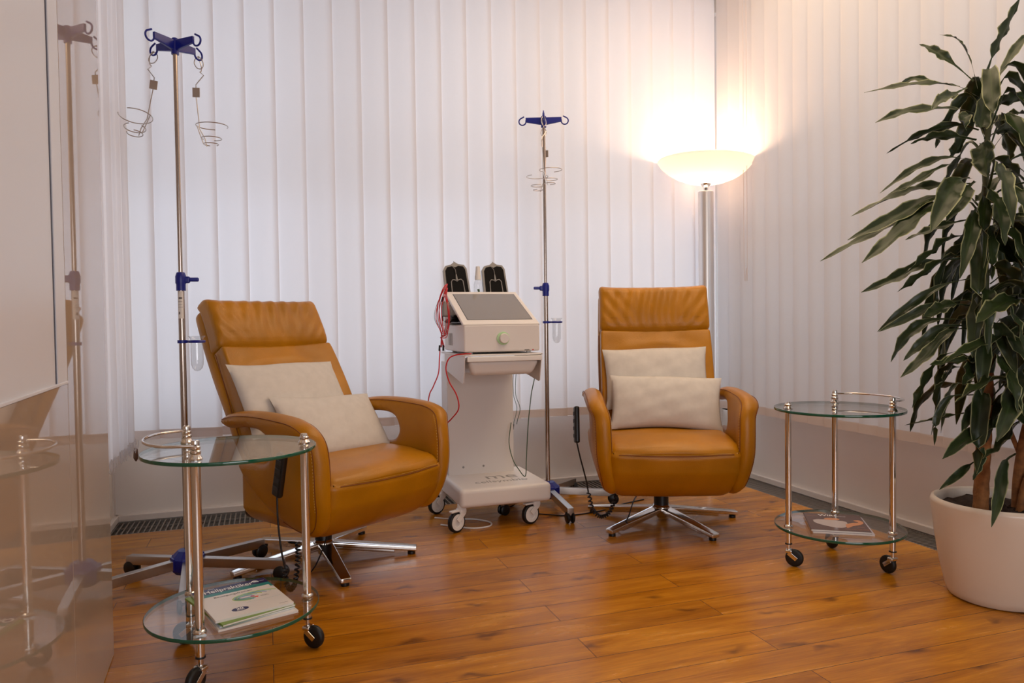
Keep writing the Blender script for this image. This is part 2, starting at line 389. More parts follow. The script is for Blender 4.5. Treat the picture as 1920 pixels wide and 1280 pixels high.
# heating shafts in the floor with their gratings
struct(MB().box((XL, 3.96, -.12), (XR, YB, -.10)).box((2.70, .4, -.12), (XR, 3.96, -.10)).box((XL, 3.955, -.12), (2.70, 3.962, -.002)).box((2.695, .4, -.12), (2.702, 3.96, -.002)).build('trim_3', DARK, flat=True))
mb = MB(); x = XL+.02
while x < 2.70:
    mb.box((x, 3.966, -.016), (x+.0065, YB-.024, -.002)); x += .0245
mb.box((XL+.01, 3.965, -.016), (2.70, 3.971, -.001)).box((XL+.01, 4.10, -.018), (2.70, 4.106, -.006)).box((XL+.01, YB-.03, -.016), (2.70, YB-.024, -.001))
tag(mb.build('floor_grille', GRBAR, flat=True), 'long metal floor grating of a heating shaft, under the back wall', 'floor grille')
mb = MB(); y = .42
while y < YB-.03:
    mb.box((2.706, y, -.016), (XR-.024, y+.0085, -.002)); y += .0165
mb.box((2.702, .4, -.016), (2.708, YB-.02, -.001)).box((XR-.03, .4, -.016), (XR-.024, YB-.02, -.001))
tag(mb.build('floor_grille', GRBAR, flat=True), 'fine-barred metal floor grating along the right-hand wall, behind the plant pot', 'floor grille')
# unseen wall added outside the right-hand windows to block sky light
struct(MB().box((5.2, -3, -2), (5.4, 9, 4.2)).build('sky_blocker_wall', mat('blocker_grey', (150, 146, 142), .9), flat=True))

# ------------------------------------------------------------------ vertical blinds
def blind(name, label, along, a, b, pos, pitch, w, tilt, z0=.438, z1=3.04, side=1):
    t = thing(name, label, 'vertical blind', ((a+b)/2, pos, 0) if along == 'x' else (pos, (a+b)/2, 0))
    off = Vector(t.location); sl = MB(); hm = MB(); n = 6
    k = 0; u = a
    rnd = random.Random(3)
    while u < b:
        an = tilt+rnd.uniform(-.008, .008); cz = rnd.uniform(-.0015, .0015)
        def P(s, z, bulge=0):
            d = (s-.5)*w; c = .0035*(1-(2*s-1)**2)+bulge
            q = (u+d*cos(an), pos+d*sin(an)-c) if along == 'x' else (pos-d*sin(an)*side-c, u+d*cos(an))
            return Vector((q[0], q[1], z))-off
        vs = [P(i/n, z) for z in (z0+.03+cz, z1) for i in range(n+1)]
        sl.add(vs, [(i, i+1, n+2+i, n+1+i) for i in range(n)])
        vs = [P(i/n, z, .0025) for z in (z0+cz, z0+.047+cz) for i in range(n+1)]+[P(i/n, z, -.0025) for z in (z0+cz, z0+.047+cz) for i in range(n+1)]
        m = 2*(n+1)
        hm.add(vs, [(i, i+1, n+2+i, n+1+i) for i in range(n)]+[(m+i+1, m+i, m+n+1+i, m+n+2+i) for i in range(n)]+[(i+1, i, m+i, m+i+1) for i in range(n)])
        u += pitch; k += 1
    sl.build('slats', BLIND, t); hm.build('weighted_hems', HEM, t)
    lo = (a-.05, pos-.03, z1) if along == 'x' else (pos-.03, a-.05, z1)
    hi = (b+.02, pos+.03, z1+.05) if along == 'x' else (pos+.03, b+.02, z1+.05)
    MB().rbox(tuple(Vector(lo)-off), tuple(Vector(hi)-off), .006).build('head_rail', WHITE, t)
    return t
blind('vertical_blind', 'wide white vertical blind with flat closed slats across the whole back wall', 'x', -.60, 2.66, 4.075, .1475, .166, radians(-7))
tr = blind('vertical_blind', 'white vertical blind on the right-hand wall, warm lit, behind lamp and plant', 'y', .565, 4.0, 2.745, .118, .135, radians(9))
# thin pull cord of the right blind near the corner
MB().tube([(-.045, 1.45, 2.9), (-.045, 1.45, 1.35), (-.04, 1.435, 1.30), (-.045, 1.42, 1.35), (-.045, 1.42, 2.9)], .0015, 6, smooth=4).build('pull_cord', HEM, tr)
# left blind, gathered into tight pleats, beaded fringe below
t = thing('vertical_blind', 'white blind gathered in tight folds at the left corner with beaded fringe', 'vertical blind', (-.66, 3.5, 0))
sl = MB(); pts = []; n = 0; y = -.72
while y < .50:
    ph = n*pi/3; pts.append((.012+.032*cos(ph)+.006*sin(n*1.7), y)); y += .0125; n += 1
m = len(pts); vs = [(x, y, z) for z in (.445, 3.04) for x, y in pts]
sl.add(vs, [(i, i+1, m+i+1, m+i) for i in range(m-1)]); sl.build('pleats', BLIND, t)
fr = MB(); rnd = random.Random(5)
for i, (x, y) in enumerate(pts):
    if i % 1 == 0:
        for q in range(2):
            xx = x+rnd.uniform(-.006, .006); yy = y+rnd.uniform(-.005, .005); L = rnd.uniform(.028, .05)
            fr.tube([(xx, yy, .452), (xx+.005, yy, .445-L*.7), (xx+.009, yy+.003, .446-L), (xx+.012, yy+.006, .445-L*.6), (xx+.010, yy+.008, .452)], .0017, 5, cap=False)
fr.build('fringe', BLIND, t)['kind'] = 'stuff'
MB().box((-.06, -.74, 3.04), (.05, .52, 3.09)).build('head_rail', WHITE, t)
tg = MB().lathe([(.002, .062), (.009, .055), (.011, .03), (.012, .012), (.006, 0), (.001, -.006)], 14, (.038, .53, .345)).build('pull_weight', WOODT, t)
MB().tube([(.038, .53, .405), (.036, .52, .46), (.034, .51, .60)], .0012, 5).build('pull_cord', SEAM, t)

tag(MB().tube([(-.594, 4.225, .325), (-.54, 4.236, .315), (-.47, 4.237, .30), (-.41, 4.237, .27), (-.38, 4.237, .22), (-.36, 4.237, .20)], .0011, 5, smooth=5).build('blind_thread', SEAM), 'thin loose thread trailing across the low white wall, left corner', 'thread')
# ------------------------------------------------------------------ glossy cabinet on the left
t = thing('tall_cabinet', 'tall glossy beige cabinet with mirror-like doors at the left edge', 'cabinet', (-.462, 2.51, 0), radians(2.6))
MB().box((-.46, -1.9, 0), (-.02, -.004, 2.35)).build('body', WHITE, t, flat=True)
MB().box((-.02, -.5725, .004), (0, 0, 2.35)).build('door', CABG, t, flat=True)
MB().box((-.02, -1.9, .004), (0, -.5775, .872)).build('door', CABG, t, flat=True)
MB().box((-.019, -.5775, .004), (-.001, -.5725, 2.35)).build('door_edge', ALU, t, flat=True)
d = MB().box((-.02, -.678, .878), (0, -.5775, 2.35)).rbox((-.02, -1.9, .8725), (.002, -.5775, .8795), .0015).build('upper_frame', CABM, t, flat=True)
MB().box((-.02, -.6865, .879), (-.002, -.678, 2.35)).build('gasket', NAVY, d, flat=True)
MB().box((-.02, -1.9, .879), (-.003, -.6865, 2.35)).build('frosted_door', CABM, t, flat=True)
# ================================================================== RECLINER ARMCHAIRS
def make_chair(loc, facing, tilt, base_rot, label, remote):
    rz = radians(facing)
    t = thing('recliner_armchair', label, 'armchair', (loc[0], loc[1], 0), rz, 'tan leather recliner armchairs')
    rnd = random.Random(int(facing*-10))
    # --- arms: C shaped side panels with the pad on top
    prof = [(-.165, .612), (-.15, .640), (-.06, .662), (.08, .672), (.22, .668), (.33, .655), (.395, .625), (.425, .57), (.437, .48), (.435, .39), (.42, .31), (.385, .245), (.33, .212), (.26, .212),
            (.18, .235), (.09, .285), (.01, .35), (-.05, .41), (-.075, .445), (-.06, .468), (0, .472), (.07, .474), (.125, .488), (.155, .525), (.138, .572), (.09, .597), (.02, .603), (-.05, .600), (-.13, .590)]
    for sd in (-1, 1):
        def place(x, z, th, d):
            up = max(0, min(1, (z-.56)/.07)); up = up*up*(3-2*up)
            lowc = max(0, (.42-z)/.21)
            yc = .320-.045*lowc**1.6+.008*up
            tt = th*(1-.25*lowc*.6)
            if th > 0: tt = tt*(1+.30*up)      # the pad rolls outwards
            else: tt = tt*(1-.05*up)
            lean = .006*(z-.4)/.25
            fr = max(0, (x-.36)/.08)
            return (x, sd*(yc+tt+lean-.012*fr), z)
        a = puff(prof, .040, .042, .03, place).build('arm', LEATHER, t, ang=80)
        # welts along the outer and inner edge
        def edge(off, side):
            out = []
            for (x, z) in prof[1:15]:
                cx, cz = .17, .44; dx, dz = cx-x, cz-z; L = hypot(dx, dz); k = off/L
                out.append(place(x+dx*k, z+dz*k, side*.0395*sqrt(1-(1-min(off/.042, 1))**2)+.001*side, off))
            return out
        MB().tube(edge(.020, 1), .0016, 6, smooth=5).build('arm_seam', SEAM, a); MB().tube(edge(.016, -1), .0016, 6, smooth=5).build('arm_seam', SEAM, a)
        st = MB(); P = catmull(edge(.024, 1)[5:10], 14)
        for i in range(0, len(P)-1, 2): st.tube([P[i], P[i+1]], .0012, 4)
        st.build('stitching', STITCH, a); st = MB()
        P = catmull(edge(.022, -1)[5:10], 14)
        for i in range(0, len(P)-1, 2): st.tube([P[i], P[i+1]], .0012, 4)
        st.build('stitching', STITCH, a)
    # --- seat with foot rest front
    def seatdef(p):
        x, y, z = p; ny = y/.30
        f = max(0, (x-.2)/.2)
        x += f*.022*(1-ny*ny)
        x += .045*max(0, f)*(max(0, 1-abs((z-.40)/.22)))
        if z < .33: x -= .16*max(0, f)*((.33-z)/.14)**1.5*.55
        z += (.012*(1-ny*ny))*max(0, min(1, (z-.36)/.07))
        if z > .42: z -= .022*max(0, (x-.28)/.15)
        # a shallow groove where the seat top meets the front pad
        g = (z-(.418-.014*(1-ny*ny)))/.007
        if x > .36: x -= .006*math.exp(-g*g)
        w = abs(ny)**6
        if z < .26: y *= 1-.14*((.26-z)/.07)*1.0
        # dents and soft folds
        x += .0018*sin(y*31+z*12)*f
        z += .0022*sin(y*17+x*21)*(1 if z > .44 else 0)
        return (x, y, z)
    MB().rbox((-.16, -.298, .195), (.395, .298, .468), .05, n=22, k=5, deform=seatdef).build('seat', LEATHER, t, ang=80)
    cr = [seatdef((.3975, -.25+.5*i/40, .412-.014*(1-((-.25+.5*i/40)/.3)**2))) for i in range(41)]
    MB().tube([(x-.0005, y, z+.006) for x, y, z in cr[1:-1]], .0005, 4).build('stitching', STITCH, t)
    MB().tube(cr, .0019, 6).build('seat_seam', SEAM, t)
    # underside pan
    MB().rbox((-.20, -.26, .20), (.22, .26, .26), .03).build('seat_base', BLACK, t)
    # --- backrest, in its own frame: local z up along the back, x towards the sitter
    Mb = T3(-.085, 0, .375) @ Matrix.Rotation(-radians(tilt), 4, 'Y')
    def shelldef(p):
        x, y, z = p; ny = y/.28
        w = 1-.05*max(0, (z-.45)/.4)
        if z < .2: w *= 1-.10*(.2-z)/.2
        x += .03*ny*ny*.6+.012*sin(z*7)
        return (x, y*w, z)
    MB().rbox((-.075, -.292, -.02), (-.005, .292, .80), .03, n=16, k=4, deform=shelldef, M=Mb).build('back_shell', LEATHER, t, ang=80)
    def low(p):
        x, y, z = p; ny = y/.27
        x += .03*ny*ny*.5+.016*sin(min(1, max(0, z/.56))*pi)-.004
        if x > .03:
            x += .011*math.exp(-((z-.50-.10*abs(ny)*0+.06*ny*ny)/.022)**2)*(1-ny*ny)-.004*max(0, (z-.55)/.025)+.004*sin(ny*9)*math.exp(-((z-.50)/.05)**2)
        w = 1-.03*max(0, (z-.45)/.4)
        if z < .2: w *= 1-.10*(.2-z)/.2
        return (x, y*w, z)
    MB().rbox((-.012, -.283, .0), (.076, .283, .577), .014, n=24, k=4, deform=low, M=Mb).build('back_cushion', LEATHER, t, ang=80)
    def head(p):
        x, y, z = p; ny = y/.28; v = (z-.575)/.25
        front = 1 if x > .03 else 0
        x += .020*(1-.6*ny*ny)*sin(max(0, min(1, v))*pi)**.7-.004*max(0, 1-v/.12)-.034*max(0, (v-.80)/.2)**2
        if front:
            fan = math.exp(-(ny*1.15)**2)
            wr = .0052*sin(ny*26+sin(v*5)*1.3)*(.35+.65*v)*fan
            wr += .0052*sin((abs(ny)*1.3-v*.9)*20)*max(0, abs(ny)-.25)*(1-abs(v-.4))
            wr += .0016*sin(ny*53+v*9)*max(0, v-.3)
            x += wr*max(0, min(1, (1-abs(ny))/.10))*max(0, min(1, (1.0-v)/.10))
        # pinched upper corners
        if v > .78: 
            c = (v-.78)/.22
            z += .009*c*abs(ny)**8-.006*c*(1-ny*ny)
        if abs(ny) > .9 and v > .72 and x > .0: y *= 1+.012*(v-.72)/.28
        w = 1-.02*v
        return (x, y*w, z+ .012*(ny*ny)*(1 if v < .25 else 0))
    MB().rbox((-.02, -.284, .562), (.080, .284, .822), .026, n=44, k=5, deform=head, M=Mb).build('headrest', LEATHER, t, ang=80)
    # side seams of the back
    for sd in (-1, 1):
        sm = MB(); sm.tube([(.0+.012, sd*.281, .03), (.016, sd*.2885, .2), (.03, sd*.290, .4), (.03, sd*.287, .56)], .0022, 6, smooth=6)
        sm.build('side_seam', SEAM, t).data.transform(Mb)
    sm = MB(); sm.tube([(-.03, -.25+.5*i/10, .823-.006*(1-(2*i/10-1)**2)) for i in range(11)], .0018, 6)
    sb = sm.build('back_seam', SEAM, t); sb.data.transform(Mb)
    # --- swivel base
    MB().cyl((0, 0, .075), (0, 0, .24), .036, 28).build('column', BLACK, t)
    MB().lathe([(.001, .022), (.022, .022), (.030, .035), (.034, .06), (.045, .08), (.040, .086), (.001, .086)], 28).build('hub', CHROME, t)
    for a in base_rot:
        al = radians(a)-rz; M = rotz(al); mb = MB()
        def legdef(p):
            x, y, z = p; f = x/.395
            return (x, y*(1-.38*f), z-.046*f)
        mb.rbox((.02, -.033, .060), (.395, .033, .080), .005, n=4, k=2, deform=legdef, M=M)
        def ribdef(p):
            x, y, z = p; f = x/.395
            return (x, y*(1-.3*f), z-.046*f)
        mb.rbox((.02, -.011, .044), (.30, .011, .062), .004, n=3, k=2, deform=ribdef, M=M)
        lg = mb.build('base_leg', CHROME, t)
        MB().lathe([(.001, 0), (.016, 0), (.017, .004), (.016, .012), (.010, .014), (.010, .020), (.001, .020)], 18, M=M @ T3(.372, 0, 0)).build('foot', BLACK, lg)
    # --- hand control on the outer side of the arm, and its cable
    if remote:
        x0, z0, x1, z1 = remote['rem']; sd = -1
        yy = remote['y']; M = T3((x0+x1)/2, yy, (z0+z1)/2) @ Matrix.Rotation(math.atan2(x0-x1, z0-z1), 4, 'Y') @ Matrix.Rotation(remote.get('yaw', 0), 4, 'Z')
        L = hypot(x0-x1, z0-z1)
        h = MB().rbox((-.024, -.012, -L/2), (.024, .012, L/2), .010, n=2, k=4, M=M).build('hand_control', BLACK, t)
        bt = MB()
        for q in (-.3, -.1, .1, .3): bt.rbox((-.015, -.0145, q*L-.009), (.015, -.010, q*L+.009), .002, M=M)
        bt.build('button', mat('dark_button', (40, 40, 42), .5), h)
        MB().tube(remote['cord'], .0035, 8, smooth=8).build('control_cable', BLACK, t)
        P = catmull(remote['coil'], 30); c = MB(); hx = []
        ang = 0
        for i, p in enumerate(P):
            ang += .95
            tt = (P[min(i+1, len(P)-1)]-P[max(0, i-1)]).normalized(); u = tt.cross(Vector((0, 1, 0.01))).normalized(); w = tt.cross(u)
            hx.append(p+(u*cos(ang)+w*sin(ang))*.0075)
        c.tube(hx, .0036, 6); c.build('coiled_cable', BLACK, t)
        MB().tube(remote['plug'], .003, 6, smooth=6).build('power_lead', BLACK, t)
    return t, Mb
BR = [-82, -10.5, 58, 131, -157]
LC = make_chair((.215, 3.24), -57, 29, BR, 'tan leather recliner armchair on the left, back tipped, beside the front glass table',
    dict(rem=(.325, .545, .285, .385), y=-.412, cord=[(.285, -.412, .385), (.292, -.415, .30), (.30, -.41, .20), (.305, -.40, .13)],
         coil=[(.305, -.40, .13), (.315, -.40, .07), (.335, -.395, .055), (.355, -.39, .09), (.35, -.375, .16), (.33, -.36, .215)], plug=[(.20, -.12, .20), (.22, -.16, .14), (.20, -.19, .06), (.15, -.2, .004)]))
RC = make_chair((1.851, 3.242), -111, 14.5, BR, 'tan leather recliner armchair with upright back, standing before the floor lamp',
    dict(rem=(.20, .60, .23, .43), y=-.425, yaw=radians(8), cord=[(.23, -.425, .43), (.235, -.41, .36), (.24, -.385, .26), (.245, -.375, .20)],
         coil=[(.245, -.375, .20), (.24, -.355, .12), (.235, -.32, .085), (.23, -.28, .10), (.22, -.25, .16), (.2, -.235, .22)], plug=[(.18, -.12, .20), (.20, -.16, .15), (.19, -.19, .06), (.15, -.24, .004)]))
# ------------------------------------------------------------------ pillows
def pillow(name, label, chair, pos, rot, w=.52, h=.31, T=.062, seed=1, cat='cushion', grp='beige linen cushions'):
    rnd = random.Random(seed); N = 26; K = 16; mb = MB(); vs = []; idx = {}
    ph = [rnd.uniform(0, 6) for _ in range(8)]
    for sd in (1, -1):
        for i in range(N+1):
            for j in range(K+1):
                u = 2*i/N-1; v = 2*j/K-1
                u = math.copysign(1-(1-abs(u))**1.25, u); v = math.copysign(1-(1-abs(v))**1.25, v)
                edge = i in (0, N) or j in (0, K)
                if sd < 0 and edge: continue
                t = T*((1-u**2)**.45)*((1-v**2)**.45)*(1-.25*(u*u*v*v))
                # edges draw in between the corners
                yy = u*w/2*(1-.05*(1-v*v)); zz = v*h/2*(1-.07*(1-u*u))
                zz += .005*sin(u*3.1+ph[0]); 
                k = (1-abs(u)**3)*(1-abs(v)**3)
                t += k*.0022*(sin(u*9+v*5+ph[1])+sin(u*-7+v*11+ph[2]))
                cn = (abs(u)*abs(v))**2
                t += .004*sin((abs(u)-abs(v))*16+ph[3])*cn*(1-abs(u)**8)*(1-abs(v)**8)
                idx[(sd, i, j)] = len(vs); vs.append((sd*max(t, 0), yy, zz))
    for i in range(N+1):
        for j in range(K+1):
            if (-1, i, j) not in idx: idx[(-1, i, j)] = idx[(1, i, j)]
    fs = []
    for i in range(N):
        for j in range(K):
            fs.append((idx[1, i, j], idx[1, i+1, j], idx[1, i+1, j+1], idx[1, i, j+1]))
            fs.append((idx[-1, i, j+1], idx[-1, i+1, j+1], idx[-1, i+1, j], idx[-1, i, j]))
    o = mb.add(vs, fs).build(name, CUSH, ang=80)
    Mc = T3(*chair.location) @ rotz(chair.rotation_euler.z)
    o.matrix_world = Mc @ T3(*pos) @ Matrix.Rotation(radians(rot[2]), 4, 'Z') @ Matrix.Rotation(radians(rot[1]), 4, 'Y') @ Matrix.Rotation(radians(rot[0]), 4, 'X')
    tag(o, label, cat, grp); return o
pillow('cushion', 'beige oblong cushion leaning on the left armchair back, behind another cushion', LC[0], (-.098, -.06, .695), (-2, -31, 6), w=.56, h=.34, seed=1)
pillow('cushion', 'beige oblong cushion resting on the seat of the left armchair, in front', LC[0], (.045, .035, .575), (-5, -36, 8), w=.56, h=.30, T=.055, seed=2)
pillow('cushion', 'beige oblong cushion against the back of the right armchair, behind another cushion', RC[0], (-.055, -.01, .715), (1, -16, 3), w=.53, h=.31, seed=3)
pillow('cushion', 'beige oblong cushion standing on the seat of the right armchair, in front', RC[0], (.075, .015, .60), (-2, -19, -2), w=.54, h=.27, T=.058, seed=4)

# ================================================================== FLOOR LAMP
t = thing('floor_lamp', 'tall steel column uplighter with wide opal glass bowl, glowing in the corner', 'floor lamp', (2.55, 3.90, 0))
MB().lathe([(.001, 0), (.15, 0), (.155, .006), (.15, .018), (.05, .024), (.001, .024)], 40).build('base', STEEL, t)
MB().lathe([(.001, .02), (.045, .02), (.046, .03), (.046, 1.77), (.044, 1.776), (.001, 1.776)], 40).build('column', COLST, t)
MB().lathe([(.001, 1.77), (.014, 1.77), (.014, 1.80), (.03, 1.818), (.034, 1.826), (.001, 1.826)], 24).build('neck', CHROME, t)
pr = [(.012, 1.822), (.06, 1.823), (.12, 1.836), (.18, 1.860), (.23, 1.890), (.27, 1.924), (.291, 1.955)]
o = MB().lathe_open(pr+[(.286, 1.957)]+[(r-.004, z+.006) for r, z in reversed(pr)], 64, M=T3(0, 0, 1.86) @ Matrix.Rotation(radians(2.0), 4, 'Y') @ T3(0, 0, -1.86)).build('bowl_shade', OPAL, t, ang=80)
# ================================================================== ROUND GLASS SIDE TABLES
def side_table(loc, rz, label):
    t = thing('side_table', label, 'side table', (loc[0], loc[1], 0), rz, 'round glass trolley tables')
    R = .247; legs = [(.212, 0), (-.135, .152), (-.082, -.178)]
    for nm, z in (('glass_top', .6265), ('glass_shelf', .149)):
        g = MB().lathe([(.001, z), (R-.001, z), (R-.001, z+.010), (.001, z+.010)], 96).build(nm, GLASS, t)
        MB().lathe_open([(R-.0012, z-.0002), (R+.0002, z+.0008), (R+.0006, z+.005), (R+.0002, z+.0092), (R-.0012, z+.0102)], 96).build('edge', GEDGE, g, ang=80)
    for i, (x, y) in enumerate(legs):
        mb = MB(); c = (x, y, 0)
        mb.lathe([(.001, .093), (.0115, .093), (.0115, .146), (.001, .146)], 24, c)
        mb.lathe([(.001, .140), (.017, .141), (.018, .145), (.017, .149), (.001, .149)], 24, c)
        mb.lathe([(.001, .1565), (.0125, .1565), (.017, .159), (.018, .162), (.0165, .166), (.0125, .169), (.0122, .625), (.015, .627), (.015, .629), (.001, .629)], 24, c)
        top = .054 if i else .030
        f = [(.001, .6365), (.018, .6365), (.0185, .640), (.016, .644), (.013, .648), (.0145, .651), (.0145, .655), (.0115, .658), (.0115, .636+top-.006)]
        if i: f = [(.001, .6365), (.018, .6365), (.0185, .640), (.015, .646), (.013, .651), (.0145, .654), (.0145, .660), (.012, .663), (.0135, .668), (.0135, .672), (.011, .675), (.011, .636+top-.003)]
        f += [(.009, .636+top), (.001, .636+top)]
        mb.lathe(f, 24, c)
        lg = mb.build('leg', CHROME, t, ang=35)
        # caster
        th = {0: 0.6, 1: 2.6, 2: 4.4}[i]
        M = T3(x, y, 0) @ rotz(CAST[label[:5]][i])
        MB().lathe([(.001, .0935), (.0135, .0935), (.014, .089), (.001, .089)], 20, c).build('collar', BLACK, lg)
        MB().lathe([(.001, .066), (.0065, .066), (.0065, .089), (.001, .089)], 14, c).build('stem', CHROME, lg)
        MB().lathe([(.001, -.011), (.026, -.011), (.033, -.008), (.035, -.003), (.035, .003), (.033, .008), (.026, .011), (.001, .011)], 30, M=M @ T3(.022, 0, .0355) @ Matrix.Rotation(pi/2, 4, 'X')).build('wheel', RUBBER, lg, ang=50)
        fk = MB()
        for s in (-1, 1): fk.rbox((-.004, -.0015, -.008), (.036, .0015, .008), .0014, n=2, k=2, M=M @ T3(.002, s*.0145, .054) @ Matrix.Rotation(radians(38), 4, 'Y'))
        fk.rbox((-.012, -.017, .055), (.014, .017, .068), .005, k=3, M=M); fk.build('fork', CHROME, lg)
    # rail
    a1 = math.atan2(legs[1][1], legs[1][0]); a2 = math.atan2(legs[2][1], legs[2][0])+2*pi; pts = []
    zr = .675
    for q in range(25):
        f = q/24; a = a1+(a2-a1)*f; r0 = hypot(*legs[1]); rr = r0+(.236-r0)*min(1, sin(pi*f)*1.9)
        pts.append((rr*cos(a), rr*sin(a), zr))
    MB().tube(pts, .0042, 10, smooth=2).build('guard_rail', CHROME, t)
    return t
CAST = {'round': (5.6, 2.9, 4.1), 'chrom': (2.6, 5.0, 4.9)}
TL = side_table((-.108, 2.36), 0, 'round two-tier glass trolley table in front of left armchair, holding magazines')
TR = side_table((2.194, 2.416), radians(-193.3), 'chrome and glass round trolley table between right armchair and potted plant')

# ================================================================== MAGAZINES
def mag(name, label, cen, ang, w, h, z, th, cover, body=PAPER, grp='magazines on the left glass table', spine=None):
    t = thing(name, label, 'magazine', (cen[0], cen[1], z), radians(ang), grp)
    def curl(p):
        x, y, zz = p; return (x, y, zz+.0012*(x/(w/2))**2*(1 if x > 0 else 0))
    MB().rbox((-w/2, -h/2, .0006), (w/2-.001, h/2-.001, th-.0006), .0008, n=4, k=1).build('pages', body, t, ang=30)
    mb = MB().box((-w/2-.0005, -h/2-.0005, th-.0006), (w/2, h/2, th)).box((-w/2-.0005, -h/2-.0005, 0), (w/2, h/2, .0006)).box((-w/2-.0009, -h/2, 0), (-w/2, h/2, th))
    c = mb.build('cover', cover, t, flat=True)
    return t, c
NAVYP = mat('cover_navy', (18, 22, 84), .3); TEAL = mat('cover_teal', (16, 128, 128), .3); GREENP = mat('cover_green', (120, 150, 60), .35)
COVW = mat('cover_white', (226, 222, 220), .28); INK = mat('ink_grey', (90, 84, 84), .5); INKW = mat('ink_white', (240, 240, 240), .4)
PALEB = mat('cover_pale_blue', (170, 190, 205), .35); MAGENTA = mat('ink_magenta', (190, 40, 110), .4); ORANGE = mat('ink_red', (226, 66, 40), .4); OLIVE = mat('ink_lime', (160, 186, 70), .4); INKB = mat('ink_blue', (70, 110, 170), .4); INKT = mat('ink_teal', (120, 180, 180), .4)
Z0 = .1593
mag('magazine', 'white magazine, lowest of the stack on the left glass table', (-.078, 2.335), 18, .225, .285, Z0, .006, COVW)
mag('magazine', 'pale blue magazine, third from the top on the left glass table', (-.088, 2.345), 21, .215, .28, Z0+.006, .005, PALEB)
mag('magazine', 'green magazine lying just under the topmost one on the left glass table', (-.092, 2.342), 25, .215, .285, Z0+.011, .006, GREENP)
mt, mc = mag('magazine', 'white and blue German health magazine, topmost of the left table stack', (-.087, 2.350), 18.5, .222, .272, Z0+.017, .007, COVW)
zt = .00705
def quad(o_name, x0, y0, x1, y1, m, z=zt, par=None): return MB().box((x0, y0, z), (x1, y1, z+.0001)).build(o_name, m, par or mt, flat=True)
quad('navy_band', -.111, .088, .111, .1355, NAVYP); quad('teal_band', -.111, .064, .111, .088, TEAL)
quad('teal_edge', .103, .045, .111, .0640, TEAL)
MB().lathe([(.001, zt+.00012), (.0145, zt+.00012), (.0145, zt+.0002), (.001, zt+.0002)], 30, (-.096, .104, 0)).build('round_logo', INKW, mt)
MB().lathe([(.001, zt+.00022), (.009, zt+.00022), (.009, zt+.0003), (.001, zt+.0003)], 30, (-.096, .104, 0)).build('round_logo_centre', NAVYP, mt)
text('title_lettering', 'Heilpraktiker', .0275, INKW, T3(-.082, .095, zt+.0002) @ Matrix.Diagonal((1, 1.45, 1, 1)), mt, .00006, bold=.0003)
text('title_lettering', 'Der', .011, INKW, T3(-.062, .1262, zt+.0002), mt, .00006)
text('title_lettering', '& Volksheilkunde', .0105, INKT, T3(.0, .087, zt+.0002), mt, .00006)
text('headline', 'Bewegungsfreiheit', .0155, INK, T3(-.068, .042, zt+.0002), mt, .00006)
MB().plate([(-.012, 0), (0, 0), (0, .001), (-.012, .001)], 0, .0001, T3(.088, .112, zt+.0001)).plate([(.0, 0), (.014, 0), (.014, .0016), (0, .0016)], 0, .0001, T3(.09, .111, zt+.0001)).build('wordmark', INKW, mt, flat=True)
MB().tube([(.064, .108, zt), (.068, .117, zt), (.075, .119, zt), (.082, .114, zt), (.084, .106, zt)], .0018, 6, smooth=4).tube([(.070, .107, zt), (.074, .112, zt), (.079, .107, zt)], .0014, 6, smooth=3).build('bird_emblem', INKW, mt)
# concentric arcs of the cover picture
for k in range(6):
    r = .016+.007*k; a0 = radians(20); pts = []
    for q in range(15):
        a = a0+radians(290-12*k)*q/14; pts.append((.012+.006*k+r*1.35*cos(a), -.004+r*.62*sin(a)+.0, zt+.0001))
    MB().tube(pts, .0011, 4).build('cover_arc', [INKB, INKT, OLIVE, INKB, INKT, OLIVE][k], mt)
MB().plate([(-.022, -.016), (.012, -.022), (.006, -.012), (-.018, -.008)], zt, zt+.0001).build('cover_shape', OLIVE, mt, flat=True)
MB().plate([(.022, -.012), (.034, -.014), (.037, -.006), (.027, -.004)], zt, zt+.0001).build('cover_shape', MAGENTA, mt, flat=True)
MB().plate([(.026, -.020), (.042, -.024), (.046, -.016), (.034, -.014)], zt, zt+.00012).build('cover_shape', ORANGE, mt, flat=True)
ov = MB().lathe([(.001, zt), (.024, zt), (.024, zt+.0001), (.001, zt+.0001)], 36, M=T3(-.030, -.088, 0) @ Matrix.Diagonal((1, .62, 1, 1))).build('badge', NAVYP, mt)
text('badge_number', '20', .020, INKW, T3(-.030, -.090, zt+.0002), mt, .00006, 'CENTER', .0006); text('badge_word', 'JAHRE', .008, INKW, T3(-.030, -.098, zt+.0002), mt, .00006, 'CENTER')
quad('small_print', .05, -.018, .072, -.0165, INK); quad('small_print', .05, -.024, .075, -.0225, INK); quad('small_print', .074, -.118, .1, -.1165, INK); quad('cover_line', .0, -.05, .10, -.0495, INKT)
